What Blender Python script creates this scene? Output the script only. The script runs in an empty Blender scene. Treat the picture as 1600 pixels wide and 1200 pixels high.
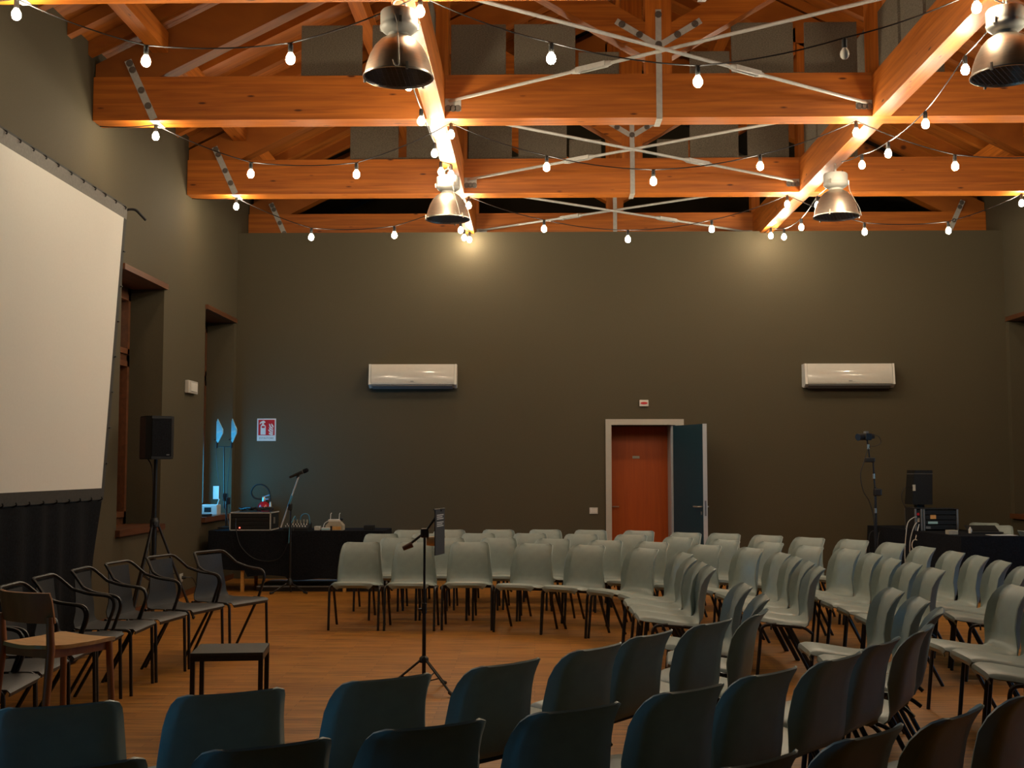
import bpy, bmesh, math, random
from math import sin, cos, pi, radians
from mathutils import Vector, Matrix
random.seed(7)
SC = bpy.context.scene
COL = SC.collection

# ------------------------------------------------------------ camera, world, exposure
cd = bpy.data.cameras.new('camera'); cam = bpy.data.objects.new('camera', cd); COL.objects.link(cam)
cam.location = (0, 0, 1.54)
cam.rotation_euler = (radians(90 + 4.0414), 0, radians(1.0870))
cd.sensor_fit = 'HORIZONTAL'; cd.sensor_width = 36.0; cd.lens = 36.0 * 1840 / 1600
cd.clip_start = 0.05; cd.clip_end = 200
SC.camera = cam
w = bpy.data.worlds.new('world'); SC.world = w; w.use_nodes = True
w.node_tree.nodes['Background'].inputs[0].default_value = (0.22, 0.52, 1.0, 1)
w.node_tree.nodes['Background'].inputs[1].default_value = 0.06
SC.view_settings.view_transform = 'Standard'; SC.view_settings.look = 'None'
SC.view_settings.gamma = 1.0; SC.view_settings.use_curve_mapping = False
EXPOSURE = 1.86
SC.view_settings.exposure = EXPOSURE
BULB = 104.0            # emission strength of one festoon bulb
DAY = 1.0              # strength of the blue daylight at the windows
try:
    SC.cycles.use_denoising = True
    SC.cycles.max_bounces = 8; SC.cycles.diffuse_bounces = 2
    SC.cycles.sample_clamp_indirect = 4.0
    SC.cycles.caustics_reflective = False; SC.cycles.caustics_refractive = False
except Exception: pass

def daylight(name, loc, size, power, rz, tilt=0.0):
    l = bpy.data.lights.new(name, 'AREA'); l.shape = 'RECTANGLE'; l.size, l.size_y = size
    l.energy = power; l.color = (0.03, 0.50, 1.0)
    o = bpy.data.objects.new(name, l); COL.objects.link(o)
    o.location = loc; o.rotation_euler = (radians(90 - tilt), 0, rz)     # shines along local -Z
    return o
# daylight just outside the window panes (left wall shines towards +X, right wall towards -X)
for yy, pw in ((15.55, 16), (6.38, 8), (3.32, 10), (.28, 17)):
    daylight('window_daylight', (-4.80, yy, 1.34), (1.3, .8), pw * DAY, radians(-90), 4)
for yy, pw in ((12.48, 9), (9.42, 8), (6.38, 3)):
    daylight('window_daylight', (7.16, yy, 1.34), (1.3, .8), pw * DAY, radians(90), 4)

# ------------------------------------------------------------ helpers
class MB:
    def __init__(s): s.v = []; s.f = []; s.smooth = set()
    def add(s, vs, fs, smooth=False):
        n = len(s.v); s.v += [tuple(p) for p in vs]
        for q in fs:
            if smooth: s.smooth.add(len(s.f))
            s.f.append(tuple(n + i for i in q))
        return s
    def box(s, x0, x1, y0, y1, z0, z1):
        vs = [(x, y, z) for z in (z0, z1) for y in (y0, y1) for x in (x0, x1)]
        return s.add(vs, [(0, 2, 3, 1), (4, 5, 7, 6), (0, 1, 5, 4), (2, 6, 7, 3), (0, 4, 6, 2), (1, 3, 7, 5)])
    def rbox(s, x0, x1, y0, y1, z0, z1, b=0.004):
        "box with chamfered edges"
        bm = bmesh.new(); bmesh.ops.create_cube(bm, size=1)
        bmesh.ops.scale(bm, vec=(x1 - x0, y1 - y0, z1 - z0), verts=bm.verts)
        bmesh.ops.translate(bm, vec=((x0 + x1) / 2, (y0 + y1) / 2, (z0 + z1) / 2), verts=bm.verts)
        bmesh.ops.bevel(bm, geom=bm.edges[:], offset=b, segments=2, affect='EDGES', profile=0.6)
        bm.verts.index_update()
        s.add([v.co[:] for v in bm.verts], [[v.index for v in f.verts] for f in bm.faces]); bm.free()
        return s
    def prism(s, poly, a0, a1, axis='y'):
        "polygon in the plane across the axis, pushed from a0 to a1"
        def P(p, a):
            return (p[0], a, p[1]) if axis == 'y' else ((a, p[0], p[1]) if axis == 'x' else (p[0], p[1], a))
        n = len(poly)
        vs = [P(p, a0) for p in poly] + [P(p, a1) for p in poly]
        fs = [tuple(range(n)), tuple(range(2 * n - 1, n - 1, -1))]
        fs += [(i, i + n, (i + 1) % n + n, (i + 1) % n) for i in range(n)]
        return s.add(vs, fs)
    def bar(s, p, q, wd, ht, up=(0, 0, 1)):
        "rectangular bar from p to q"
        p = Vector(p); q = Vector(q); d = (q - p).normalized(); up = Vector(up)
        r = d.cross(up)
        if r.length < 1e-4: r = d.cross(Vector((0, 1, 0)))
        r.normalize(); u = r.cross(d)
        vs = []
        for c in (p, q):
            for a, b in ((-1, -1), (1, -1), (1, 1), (-1, 1)): vs.append(c + r * (a * wd / 2) + u * (b * ht / 2))
        return s.add(vs, [(0, 3, 2, 1), (4, 5, 6, 7), (0, 1, 5, 4), (1, 2, 6, 5), (2, 3, 7, 6), (3, 0, 4, 7)])
    def tube(s, pts, r, n=8, caps=True):
        pts = [Vector(p) for p in pts]; m = len(pts)
        rs = r if isinstance(r, (list, tuple)) else [r] * m
        t0 = (pts[1] - pts[0]).normalized()
        a = t0.cross(Vector((0, 0, 1)))
        if a.length < 1e-3: a = t0.cross(Vector((1, 0, 0)))
        a.normalize(); vs = []
        for i, p in enumerate(pts):
            t = (pts[min(i + 1, m - 1)] - pts[max(i - 1, 0)])
            if t.length < 1e-9: t = t0.copy()
            t.normalize(); a = (a - t * a.dot(t))
            if a.length < 1e-6: a = t.orthogonal()
            a.normalize(); b = t.cross(a)
            for k in range(n):
                th = 2 * pi * k / n; vs.append(p + (a * cos(th) + b * sin(th)) * rs[i])
        fs = [(i * n + k, i * n + (k + 1) % n, (i + 1) * n + (k + 1) % n, (i + 1) * n + k) for i in range(m - 1) for k in range(n)]
        if caps: fs += [tuple(range(n - 1, -1, -1)), tuple((m - 1) * n + k for k in range(n))]
        return s.add(vs, fs, True)
    def lathe(s, prof, c=(0, 0, 0), n=24, axis='z', closed=False):
        "prof = [(r, h)...] round the axis through c"
        vs = []; m = len(prof)
        for r, h in prof:
            for k in range(n):
                th = 2 * pi * k / n; x, y = r * cos(th), r * sin(th)
                p = (x, y, h) if axis == 'z' else ((x, h, y) if axis == 'y' else (h, x, y))
                vs.append((p[0] + c[0], p[1] + c[1], p[2] + c[2]))
        fs = [(i * n + k, i * n + (k + 1) % n, (i + 1) * n + (k + 1) % n, (i + 1) * n + k) for i in range(m - 1) for k in range(n)]
        if closed: fs += [((m - 1) * n + k, (m - 1) * n + (k + 1) % n, (k + 1) % n, k) for k in range(n)]
        return s.add(vs, fs, True)
    def ball(s, c, r, n=10, m=6, sz=1.0):
        prof = [(max(1e-4, r * sin(pi * i / m)), -r * sz * cos(pi * i / m)) for i in range(m + 1)]
        return s.lathe(prof, c, n)
    def grid(s, P, smooth=True):
        "P = rows of points"
        m, n = len(P), len(P[0])
        vs = [p for row in P for p in row]
        fs = [(i * n + k, i * n + k + 1, (i + 1) * n + k + 1, (i + 1) * n + k) for i in range(m - 1) for k in range(n - 1)]
        return s.add(vs, fs, smooth)
    def sheet(s, P, th):
        "thick sheet from a grid of points"
        m, n = len(P), len(P[0]); P = [[Vector(p) for p in row] for row in P]; Q = []
        for i in range(m):
            row = []
            for k in range(n):
                a = P[min(i + 1, m - 1)][k] - P[max(i - 1, 0)][k]; b = P[i][min(k + 1, n - 1)] - P[i][max(k - 1, 0)]
                nn = a.cross(b)
                if nn.length < 1e-9: nn = Vector((0, 0, 1))
                row.append(P[i][k] + nn.normalized() * th)
            Q.append(row)
        vs = [p for r in P for p in r] + [p for r in Q for p in r]; o = m * n
        fs = []
        for i in range(m - 1):
            for k in range(n - 1):
                a, b, c, d = i * n + k, i * n + k + 1, (i + 1) * n + k + 1, (i + 1) * n + k
                fs.append((a, d, c, b)); fs.append((a + o, b + o, c + o, d + o))
        for i in range(m - 1):
            fs.append((i * n, i * n + o, (i + 1) * n + o, (i + 1) * n)); e = n - 1
            fs.append((i * n + e, (i + 1) * n + e, (i + 1) * n + e + o, i * n + e + o))
        for k in range(n - 1):
            fs.append((k, k + 1, k + 1 + o, k + o)); e = (m - 1) * n
            fs.append((e + k, e + k + o, e + k + 1 + o, e + k + 1))
        return s.add(vs, fs, True)

ORG = {}
def mesh_of(name, mb, mat, org=(0, 0, 0)):
    me = bpy.data.meshes.new(name)
    me.from_pydata([(x - org[0], y - org[1], z - org[2]) for x, y, z in mb.v], [], mb.f)
    if mb.smooth:
        fl = [i in mb.smooth for i in range(len(mb.f))]
        me.polygons.foreach_set('use_smooth', fl)
    bm = bmesh.new(); bm.from_mesh(me); bmesh.ops.recalc_face_normals(bm, faces=bm.faces); bm.to_mesh(me); bm.free()
    if mb.smooth:
        try: me.set_sharp_from_angle(angle=radians(50))
        except Exception: pass
    if mat is not None: me.materials.append(mat)
    return me
def obj(name, mb, mat, parent=None, world=True):
    "link one mesh object; world=True: the points are world points, moved into the parent's frame"
    org = ORG.get(parent.name, (0, 0, 0)) if (parent is not None and world) else (0, 0, 0)
    o = bpy.data.objects.new(name, mesh_of(name, mb, mat, org)); COL.objects.link(o)
    if parent is not None: o.parent = parent
    ORG[o.name] = org
    return o
def share(name, src, parent, loc=(0, 0, 0), rot=(0, 0, 0)):
    o = src.copy(); o.name = name; COL.objects.link(o); o.parent = parent; o.location = loc; o.rotation_euler = rot
    return o
def tag(o, label, cat, group=None):
    o['label'] = label; o['category'] = cat
    if group: o['group'] = group
    return o
def thing(name, label, cat, loc=(0, 0, 0), rz=0.0, group=None):
    o = bpy.data.objects.new(name, None); COL.objects.link(o); o.location = loc; o.rotation_euler = (0, 0, rz)
    o.empty_display_size = 0.1
    ORG[o.name] = tuple(loc)
    return tag(o, label, cat, group)
def struct(name, mb, mat, parent=None):
    o = obj(name, mb, mat, parent); 
    if parent is None: o['kind'] = 'structure'
    return o
def struct_root(name, loc=(0, 0, 0)):
    o = bpy.data.objects.new(name, None); COL.objects.link(o); o.location = loc; o['kind'] = 'structure'; ORG[o.name] = tuple(loc)
    return o
def dup(root, loc, rz, label, group=None):
    r = root.copy(); COL.objects.link(r); r.location = loc; r.rotation_euler = (0, 0, rz); r['label'] = label
    if group: r['group'] = group
    for ch in list(root.children):
        c = ch.copy(); COL.objects.link(c); c.parent = r
        for g in ch.children:
            d = g.copy(); COL.objects.link(d); d.parent = c
    return r
def spline(pts, n=6):
    "smooth curve through the points"
    P = [Vector(p) for p in pts]; out = []
    for i in range(len(P) - 1):
        a, b, c, d = P[max(i - 1, 0)], P[i], P[i + 1], P[min(i + 2, len(P) - 1)]
        for k in range(n):
            t = k / n
            out.append(0.5 * ((2 * b) + (c - a) * t + (2 * a - 5 * b + 4 * c - d) * t * t + (3 * b - a - 3 * c + d) * t ** 3))
    out.append(P[-1]); return out
def rounded(pts, r=0.03, n=4):
    "polyline with rounded corners"
    P = [Vector(p) for p in pts]; out = [P[0]]
    for i in range(1, len(P) - 1):
        a, b, c = P[i - 1], P[i], P[i + 1]
        ra = min(r, (a - b).length * .45); rc = min(r, (c - b).length * .45)
        p0 = b + (a - b).normalized() * ra; p1 = b + (c - b).normalized() * rc
        for k in range(n + 1):
            t = k / n; out.append(p0 * (1 - t) ** 2 + b * 2 * t * (1 - t) + p1 * t * t)
    out.append(P[-1]); return out
def text(name, body, size, loc, rot, mat, parent, align='CENTER', depth=0.0005):
    c = bpy.data.curves.new(name, 'FONT'); c.body = body; c.size = size; c.align_x = align; c.extrude = depth
    c.materials.append(mat); o = bpy.data.objects.new(name, c); COL.objects.link(o)
    bpy.context.view_layer.update()
    me = bpy.data.meshes.new_from_object(o.evaluated_get(bpy.context.evaluated_depsgraph_get())); me.name = name
    bpy.data.objects.remove(o); o = bpy.data.objects.new(name, me); COL.objects.link(o)
    if not me.materials: me.materials.append(mat)
    org = ORG.get(parent.name, (0, 0, 0)); o.parent = parent
    o.location = tuple(loc[i] - org[i] for i in range(3)); o.rotation_euler = rot
    return o

# ------------------------------------------------------------ materials
def mat(name, col, rough=0.5, metal=0.0, noise=0.0, nscale=40.0, bump=0.0, spec=None, emit=None, estr=0.0, aniso=(1, 1, 1)):
    m = bpy.data.materials.new(name); m.use_nodes = True; nt = m.node_tree; b = nt.nodes['Principled BSDF']
    b.inputs['Base Color'].default_value = (*col, 1); b.inputs['Roughness'].default_value = rough; b.inputs['Metallic'].default_value = metal
    if spec is not None: b.inputs['Specular IOR Level'].default_value = spec
    if noise or bump:
        tc = nt.nodes.new('ShaderNodeTexCoord'); mp = nt.nodes.new('ShaderNodeMapping'); mp.inputs['Scale'].default_value = aniso
        no = nt.nodes.new('ShaderNodeTexNoise'); no.inputs['Scale'].default_value = nscale; no.inputs['Detail'].default_value = 4
        nt.links.new(tc.outputs['Object'], mp.inputs['Vector']); nt.links.new(mp.outputs['Vector'], no.inputs['Vector'])
        if noise:
            cr = nt.nodes.new('ShaderNodeValToRGB'); e = cr.color_ramp.elements
            e[0].position = .3; e[1].position = .7
            e[0].color = tuple(max(0, c * (1 - noise)) for c in col) + (1,); e[1].color = tuple(min(1, c * (1 + noise)) for c in col) + (1,)
            nt.links.new(no.outputs['Fac'], cr.inputs['Fac']); nt.links.new(cr.outputs['Color'], b.inputs['Base Color'])
        if bump:
            bp = nt.nodes.new('ShaderNodeBump'); bp.inputs['Strength'].default_value = bump; bp.inputs['Distance'].default_value = 0.01
            nt.links.new(no.outputs['Fac'], bp.inputs['Height']); nt.links.new(bp.outputs['Normal'], b.inputs['Normal'])
    if emit: b.inputs['Emission Color'].default_value = (*emit, 1); b.inputs['Emission Strength'].default_value = estr
    return m
def wood(name, dark, light, grain=(0.6, 14, 14), knots=True, rough=0.5, kscale=(0.9, 3.4, 3.4)):
    m = bpy.data.materials.new(name); m.use_nodes = True; nt = m.node_tree; b = nt.nodes['Principled BSDF']
    L = nt.links.new; tc = nt.nodes.new('ShaderNodeTexCoord'); oi = nt.nodes.new('ShaderNodeObjectInfo')
    mp = nt.nodes.new('ShaderNodeMapping'); mp.inputs['Scale'].default_value = grain
    L(tc.outputs['Object'], mp.inputs['Vector'])
    no = nt.nodes.new('ShaderNodeTexNoise'); no.inputs['Scale'].default_value = 2.2; no.inputs['Detail'].default_value = 6; no.inputs['Distortion'].default_value = .6
    L(mp.outputs['Vector'], no.inputs['Vector'])
    cr = nt.nodes.new('ShaderNodeValToRGB'); e = cr.color_ramp.elements; e[0].position = .32; e[1].position = .68
    e[0].color = (*dark, 1); e[1].color = (*light, 1); L(no.outputs['Fac'], cr.inputs['Fac'])
    hs = nt.nodes.new('ShaderNodeHueSaturation')
    mr = nt.nodes.new('ShaderNodeMapRange'); mr.inputs['To Min'].default_value = .8; mr.inputs['To Max'].default_value = 1.15
    L(oi.outputs['Random'], mr.inputs['Value']); L(mr.outputs['Result'], hs.inputs['Value']); L(cr.outputs['Color'], hs.inputs['Color'])
    out = hs.outputs['Color']
    if knots:
        mk = nt.nodes.new('ShaderNodeMapping'); mk.inputs['Scale'].default_value = kscale; L(tc.outputs['Object'], mk.inputs['Vector'])
        vo = nt.nodes.new('ShaderNodeTexVoronoi'); vo.inputs['Scale'].default_value = 2.7; L(mk.outputs['Vector'], vo.inputs['Vector'])
        kr = nt.nodes.new('ShaderNodeValToRGB'); k = kr.color_ramp.elements; k[0].position = .055; k[0].color = (1, 1, 1, 1); k[1].position = .12; k[1].color = (0, 0, 0, 1)
        L(vo.outputs['Distance'], kr.inputs['Fac'])
        mx = nt.nodes.new('ShaderNodeMix'); mx.data_type = 'RGBA'; mx.inputs[7].default_value = (dark[0] * .28, dark[1] * .22, dark[2] * .2, 1)
        L(kr.outputs['Color'], mx.inputs[0]); L(out, mx.inputs[6]); out = mx.outputs[2]
    L(out, b.inputs['Base Color']); b.inputs['Roughness'].default_value = rough
    bp = nt.nodes.new('ShaderNodeBump'); bp.inputs['Strength'].default_value = .12; bp.inputs['Distance'].default_value = .01
    L(no.outputs['Fac'], bp.inputs['Height']); L(bp.outputs['Normal'], b.inputs['Normal'])
    return m
def floor_mat():
    m = bpy.data.materials.new('parquet'); m.use_nodes = True; nt = m.node_tree; b = nt.nodes['Principled BSDF']; L = nt.links.new
    tc = nt.nodes.new('ShaderNodeTexCoord')
    br = nt.nodes.new('ShaderNodeTexBrick'); br.inputs['Scale'].default_value = 1.0
    br.inputs['Brick Width'].default_value = .62; br.inputs['Row Height'].default_value = .07; br.inputs['Mortar Size'].default_value = .0016
    br.inputs['Mortar Smooth'].default_value = .3; br.inputs['Bias'].default_value = .0
    br.inputs['Color1'].default_value = (.36, .142, .022, 1); br.inputs['Color2'].default_value = (.50, .212, .036, 1); br.inputs['Mortar'].default_value = (.13, .05, .014, 1)
    L(tc.outputs['Object'], br.inputs['Vector'])
    mp = nt.nodes.new('ShaderNodeMapping'); mp.inputs['Scale'].default_value = (1.6, 26, 1); L(tc.outputs['Object'], mp.inputs['Vector'])
    no = nt.nodes.new('ShaderNodeTexNoise'); no.inputs['Scale'].default_value = 1.6; no.inputs['Detail'].default_value = 6; L(mp.outputs['Vector'], no.inputs['Vector'])
    cr = nt.nodes.new('ShaderNodeValToRGB'); e = cr.color_ramp.elements; e[0].position = .33; e[0].color = (.30, .26, .22, 1); e[1].position = .50; e[1].color = (1, 1, 1, 1)
    L(no.outputs['Fac'], cr.inputs['Fac'])
    mx = nt.nodes.new('ShaderNodeMix'); mx.data_type = 'RGBA'; mx.blend_type = 'MULTIPLY'; mx.inputs[0].default_value = .9
    L(br.outputs['Color'], mx.inputs[6]); L(cr.outputs['Color'], mx.inputs[7]); L(mx.outputs[2], b.inputs['Base Color'])
    b.inputs['Roughness'].default_value = .42; b.inputs['Specular IOR Level'].default_value = .35
    bp = nt.nodes.new('ShaderNodeBump'); bp.inputs['Strength'].default_value = .15; bp.inputs['Distance'].default_value = .003
    L(br.outputs['Fac'], bp.inputs['Height']); bp.invert = True; L(bp.outputs['Normal'], b.inputs['Normal'])
    return m
def glass_mat():
    m = bpy.data.materials.new('window_glass'); m.use_nodes = True; nt = m.node_tree; nt.nodes.clear()
    o = nt.nodes.new('ShaderNodeOutputMaterial'); t = nt.nodes.new('ShaderNodeBsdfTransparent'); g = nt.nodes.new('ShaderNodeBsdfGlossy'); g.inputs['Roughness'].default_value = .02
    x = nt.nodes.new('ShaderNodeMixShader'); x.inputs[0].default_value = .08
    nt.links.new(t.outputs[0], x.inputs[1]); nt.links.new(g.outputs[0], x.inputs[2]); nt.links.new(x.outputs[0], o.inputs[0]); return m
def emit_mat(name, col, st):
    m = bpy.data.materials.new(name); m.use_nodes = True; nt = m.node_tree; nt.nodes.clear()
    o = nt.nodes.new('ShaderNodeOutputMaterial'); e = nt.nodes.new('ShaderNodeEmission'); e.inputs[0].default_value = (*col, 1); e.inputs[1].default_value = st
    nt.links.new(e.outputs[0], o.inputs[0]); return m

M = {}
M['wall'] = mat('wall_paint', (.077, .062, .036), .8, noise=.06, nscale=90, bump=.08, spec=.25)
M['floor'] = floor_mat()
WD, WL = (.36, .088, .006), (.60, .172, .016)
M['wood_x'] = wood('fir_along_x', WD, WL, (.5, 12, 12))
M['wood_y'] = wood('fir_along_y', WD, WL, (12, .5, 12), kscale=(3.4, .9, 3.4))
M['wood_z'] = wood('fir_along_z', WD, WL, (12, 12, .5), kscale=(3.4, 3.4, .9))
M['plank'] = wood('fir_boards', (.27, .070, .006), (.44, .130, .014), (.5, 9, 1), kscale=(.8, 3, 1))
M['trim'] = wood('brown_trim', (.085, .027, .008), (.135, .045, .014), (8, .6, 8), knots=False)
M['felt'] = mat('grey_felt', (.19, .165, .125), .95, noise=.35, nscale=70, bump=.25, aniso=(1, 1, 2.2), spec=.1)
M['steel'] = mat('galvanised_steel', (.52, .50, .46), .5, .15, noise=.08, nscale=30)
M['bolt'] = mat('bolt_steel', (.20, .18, .16), .4, .6)
M['alu'] = mat('spun_aluminium', (.82, .70, .56), .40, .95, noise=.07, nscale=14, aniso=(1, 1, 6), bump=.02)
M['housing'] = mat('grey_housing', (.50, .48, .43), .45)
M['lampin'] = mat('lamp_inside', (.22, .19, .16), .35, .6)
M['black'] = mat('black_plastic', (.012, .012, .013), .45, noise=.2, nscale=60)
M['blackm'] = mat('black_metal', (.014, .013, .013), .38, .0, noise=.15, nscale=60)
M['cloth'] = mat('black_cloth', (.010, .011, .014), .95, noise=.3, nscale=50, bump=.2, spec=.1)
M['rubber'] = mat('black_rubber', (.010, .010, .010), .7, noise=.2, nscale=60)
M['screen'] = mat('screen_white', (.80, .76, .69), .9, noise=.015, nscale=60, spec=.1)
M['border'] = mat('screen_border_lit', (.20, .185, .165), .85, noise=.1, nscale=40)  # lighter grey for the top border, the light on it painted in
M['borderd'] = mat('screen_border_dark', (.035, .033, .03), .8, noise=.15, nscale=40)
M['white'] = mat('white_plastic', (.53, .50, .45), .10, noise=.02, nscale=20)
M['whitem'] = mat('white_matt', (.60, .57, .52), .6, noise=.03, nscale=20)
M['grey'] = mat('grey_plastic', (.16, .16, .16), .5, noise=.05, nscale=30)
M['shell'] = mat('chair_shell_grey', (.265, .31, .285), .40, noise=.05, nscale=18, bump=.02)
M['frame'] = mat('door_frame_beige', (.42, .385, .33), .5, noise=.03, nscale=20)
M['leaf'] = mat('door_leaf_teal', (.009, .036, .043), .45, noise=.06, nscale=10)
M['leafedge'] = mat('door_edge_grey', (.46, .47, .48), .4, noise=.03, nscale=20)
M['orange'] = wood('door_orange_veneer', (.34, .055, .001), (.41, .070, .002), (10, 10, .6), knots=False, rough=.45)
M['handle'] = mat('handle_steel', (.62, .58, .52), .3, .9, noise=.04, nscale=20)
M['red'] = mat('signal_red', (.52, .012, .018), .4, noise=.03, nscale=20)
M['redgloss'] = mat('extinguisher_red', (.50, .010, .015), .22, noise=.03, nscale=20)
M['signw'] = mat('sign_white', (.68, .68, .66), .5, noise=.02, nscale=20)
M['signd'] = mat('sign_grey_print', (.16, .17, .18), .6, noise=.02, nscale=20)
M['seatwood'] = wood('beech_seat', (.58, .27, .06), (.74, .38, .10), (1, 9, 9), knots=False)
M['chairwood'] = wood('beech_frame_shaded', (.33, .105, .018), (.44, .155, .03), (6, 6, .8), knots=False)  # beech darkened: the shade on the stool's back is in the colour
M['mesh'] = mat('dark_seat_sheet', (.030, .030, .032), .5, noise=.25, nscale=120)
M['stooltop'] = mat('stool_top', (.045, .043, .036), .55, noise=.15, nscale=60)
M['dock'] = mat('riser_grey_top', (.30, .31, .32), .6, noise=.1, nscale=20)
M['paddle'] = mat('antenna_paddle', (.40, .62, .66), .35, noise=.05, nscale=20)
M['carton'] = mat('beige_box', (.42, .36, .27), .6, noise=.06, nscale=30)
M['cable'] = mat('black_cable', (.010, .010, .011), .5, noise=.2, nscale=60)
M['cablew'] = mat('pale_cable', (.52, .49, .44), .5, noise=.05, nscale=60)
M['cableb'] = mat('blue_cable', (.06, .22, .32), .5, noise=.05, nscale=60)
M['copper'] = wood('amber_cup', (.66, .32, .09), (.80, .46, .17), (6, 6, 2), knots=False)
M['poster'] = mat('sign_dark_card', (.055, .052, .052), .5, noise=.05, nscale=30)
M['glass'] = glass_mat()
M['bulb'] = emit_mat('lit_bulb', (1.0, .86, .62), BULB)
M['bulboff'] = mat('unlit_bulb', (.75, .72, .62), .12, noise=.03, nscale=20)
M['led'] = emit_mat('red_led', (1, .05, .03), 3.0)
M['screenlit'] = emit_mat('small_display', (.25, .6, .8), .25)
M['shade_roof'] = mat('roof_deck', (.05, .035, .02), .9, noise=.2, nscale=10)

# ------------------------------------------------------------ the room shell
XL, XR, YB, YF = -4.19, 6.55, 16.40, -2.0
RX = 1.18                                    # ridge line
OUT = 0.56
SL = 0.5                                     # roof slope
def ztop(x): return 5.54 + SL * (RX - abs(x - RX) + 4.19)      # underside of the roof boards
WIN = [(-.41, .96), (2.64, 4.01), (5.69, 7.06), (8.74, 10.11), (11.79, 13.16), (14.84, 16.27)]
ZS, ZH = 0.91, 3.55
def side_wall(name, xi, sgn):
    mb = MB(); xo = xi + sgn * OUT; a, b = min(xi, xo), max(xi, xo); y = YF - .3
    for y0, y1 in WIN:
        mb.box(a, b, y, y0, 0, 5.2); mb.box(a, b, y0, y1, 0, ZS - .06); mb.box(a, b, y0, y1, ZH + .02, 5.2); y = y1
    mb.box(a, b, y, 20.3, 0, 5.2)
    zi = ztop(xi); zo = ztop(xo)
    mb.prism([(xi, 5.2), (xo, 5.2), (xo, zo), (xi, zi)], YF - .3, 20.3)
    return struct(name, mb, M['wall'])
side_wall('wall_left', XL, -1); side_wall('wall_right', XR, 1)
DX0, DX1, DZ = 1.069, 1.99, 2.126            # the doorway
mb = MB()
mb.box(XL, DX0, YB, 16.95, 0, 4.845); mb.box(DX1, XR, YB, 16.95, 0, 4.845); mb.box(DX0, DX1, YB, 16.95, DZ, 4.845)
struct('wall_back', mb, M['wall'])
gab = [(XL - OUT, 0), (XR + OUT, 0), (XR + OUT, ztop(XR + OUT)), (RX, ztop(RX)), (XL - OUT, ztop(XL - OUT))]
struct('wall_gable', MB().prism(gab, 20.3, 20.5), M['wall'])
struct('wall_front', MB().prism(gab, YF - .5, YF - .3), M['wall'])
struct('floor', MB().box(XL - OUT, XR + OUT, YF - .5, 20.5, -.12, 0), M['floor'])
mb = MB()
for y0, y1 in ((YF - .3, 20.3),): mb.box(XL, XL + .018, y0, YB, 0, .07)
struct('baseboard_left', mb, M['trim'])
struct('baseboard_right', MB().box(XR - .018, XR, YF - .3, YB, 0, .07), M['trim'])

# windows: recess with a brown head board and sill, a wooden casement at the back of the recess
def window(n, xi, sgn, y0, y1, shut):
    r = struct_root('window_%d' % n, (xi, (y0 + y1) / 2, ZS))
    xb = xi + sgn * .38
    def bx(name, x0, x1, ya, yb, za, zb, m):
        return obj(name, MB().box(min(x0, x1), max(x0, x1), ya, yb, za, zb), m, r)
    bx('head_board', xi - sgn * .035, xi + sgn * .46, y0 - .015, y1 + .045, ZH, ZH + .06, M['trim'])
    bx('sill', xi - sgn * .05, xi + sgn * .46, y0 - .03, y1 + .05, ZS - .065, ZS, M['trim'])
    mb = MB(); xa, xz = min(xb, xb + sgn * .07), max(xb, xb + sgn * .07)
    for a, b, c, d in ((y0, y0 + .09, ZS, ZH), (y1 - .09, y1, ZS, ZH), (y0, y1, ZS, ZS + .08), (y0, y1, ZH - .09, ZH), (y0, y1, 2.72, 2.80)): mb.box(xa, xz, a, b, c, d)
    obj('frame', mb, M['trim'], r)
    ym = (y0 + y1) / 2
    for a, b in ((y0 + .09, ym), (ym, y1 - .09)):
        for c, d in ((ZS + .08, 2.72), (2.80, ZH - .09)):
            mb = MB()
            for q in ((a, a + .06, c, d), (b - .06, b, c, d), (a, b, c, c + .06), (a, b, d - .06, d)): mb.box(xa - sgn * .015, xz - sgn * .03, *q)
            s = obj('sash', mb, M['trim'], r)
            obj('pane', MB().box(xb + sgn * .025, xb + sgn * .03, a + .06, b - .06, c + .06, d - .06), M['glass'], s)
    if not shut: bx('roller_blind', xb + sgn * .085, xb + sgn * .092, y0 + .01, y1 - .01, 1.76, ZH, M['borderd'])
    if shut:
        for a, b in ((y0 + .02, ym - .004), (ym + .004, y1 - .02)):
            bx('shutter', xb + sgn * .10, xb + sgn * .13, a, b, ZS, 2.84, M['trim'])
        bx('frosted_panel', xb + sgn * .10, xb + sgn * .11, y0 + .02, y1 - .02, 2.845, ZH, M['signw'])
k = 1
for sgn, xi in ((-1, XL), (1, XR)):
    for i, (y0, y1) in enumerate(WIN):
        window(k, xi, sgn, y0, y1, (sgn < 0 and i in (3, 4)) or (sgn > 0 and i in (0, 1, 5))); k += 1

# doorway in the back wall: beige frame, teal leaf swung into the room, orange door in the depth of the wall
d1 = struct_root('door_1', (1.53, YB, 0))
mb = MB()
mb.box(.989, 1.069, YB - .025, YB + .12, 0, 2.206); mb.box(1.954, 2.073, YB - .025, YB + .02, 0, 2.206); mb.box(1.069, 1.954, YB - .025, YB + .12, 2.126, 2.206)
obj('frame', mb, M['frame'], d1)
obj('jamb_lining', MB().box(1.90, 1.99, YB + .02, 16.95, 0, 2.126), M['leafedge'], d1)
obj('jamb_lining', MB().box(1.055, 1.072, YB + .12, 16.95, 0, 2.126), M['frame'], d1)
lf = obj('leaf', MB(), None, d1)
hx, hy, ex, ey = 1.965, YB - .03, 2.275, 15.62
dv = Vector((ex - hx, ey - hy, 0)); dl = dv.length; dv.normalize(); nv = Vector((-dv.y, dv.x, 0))
def leafpt(u, t, z): p = Vector((hx, hy, 0)) + dv * u + nv * t; return (p.x, p.y, z)
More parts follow.
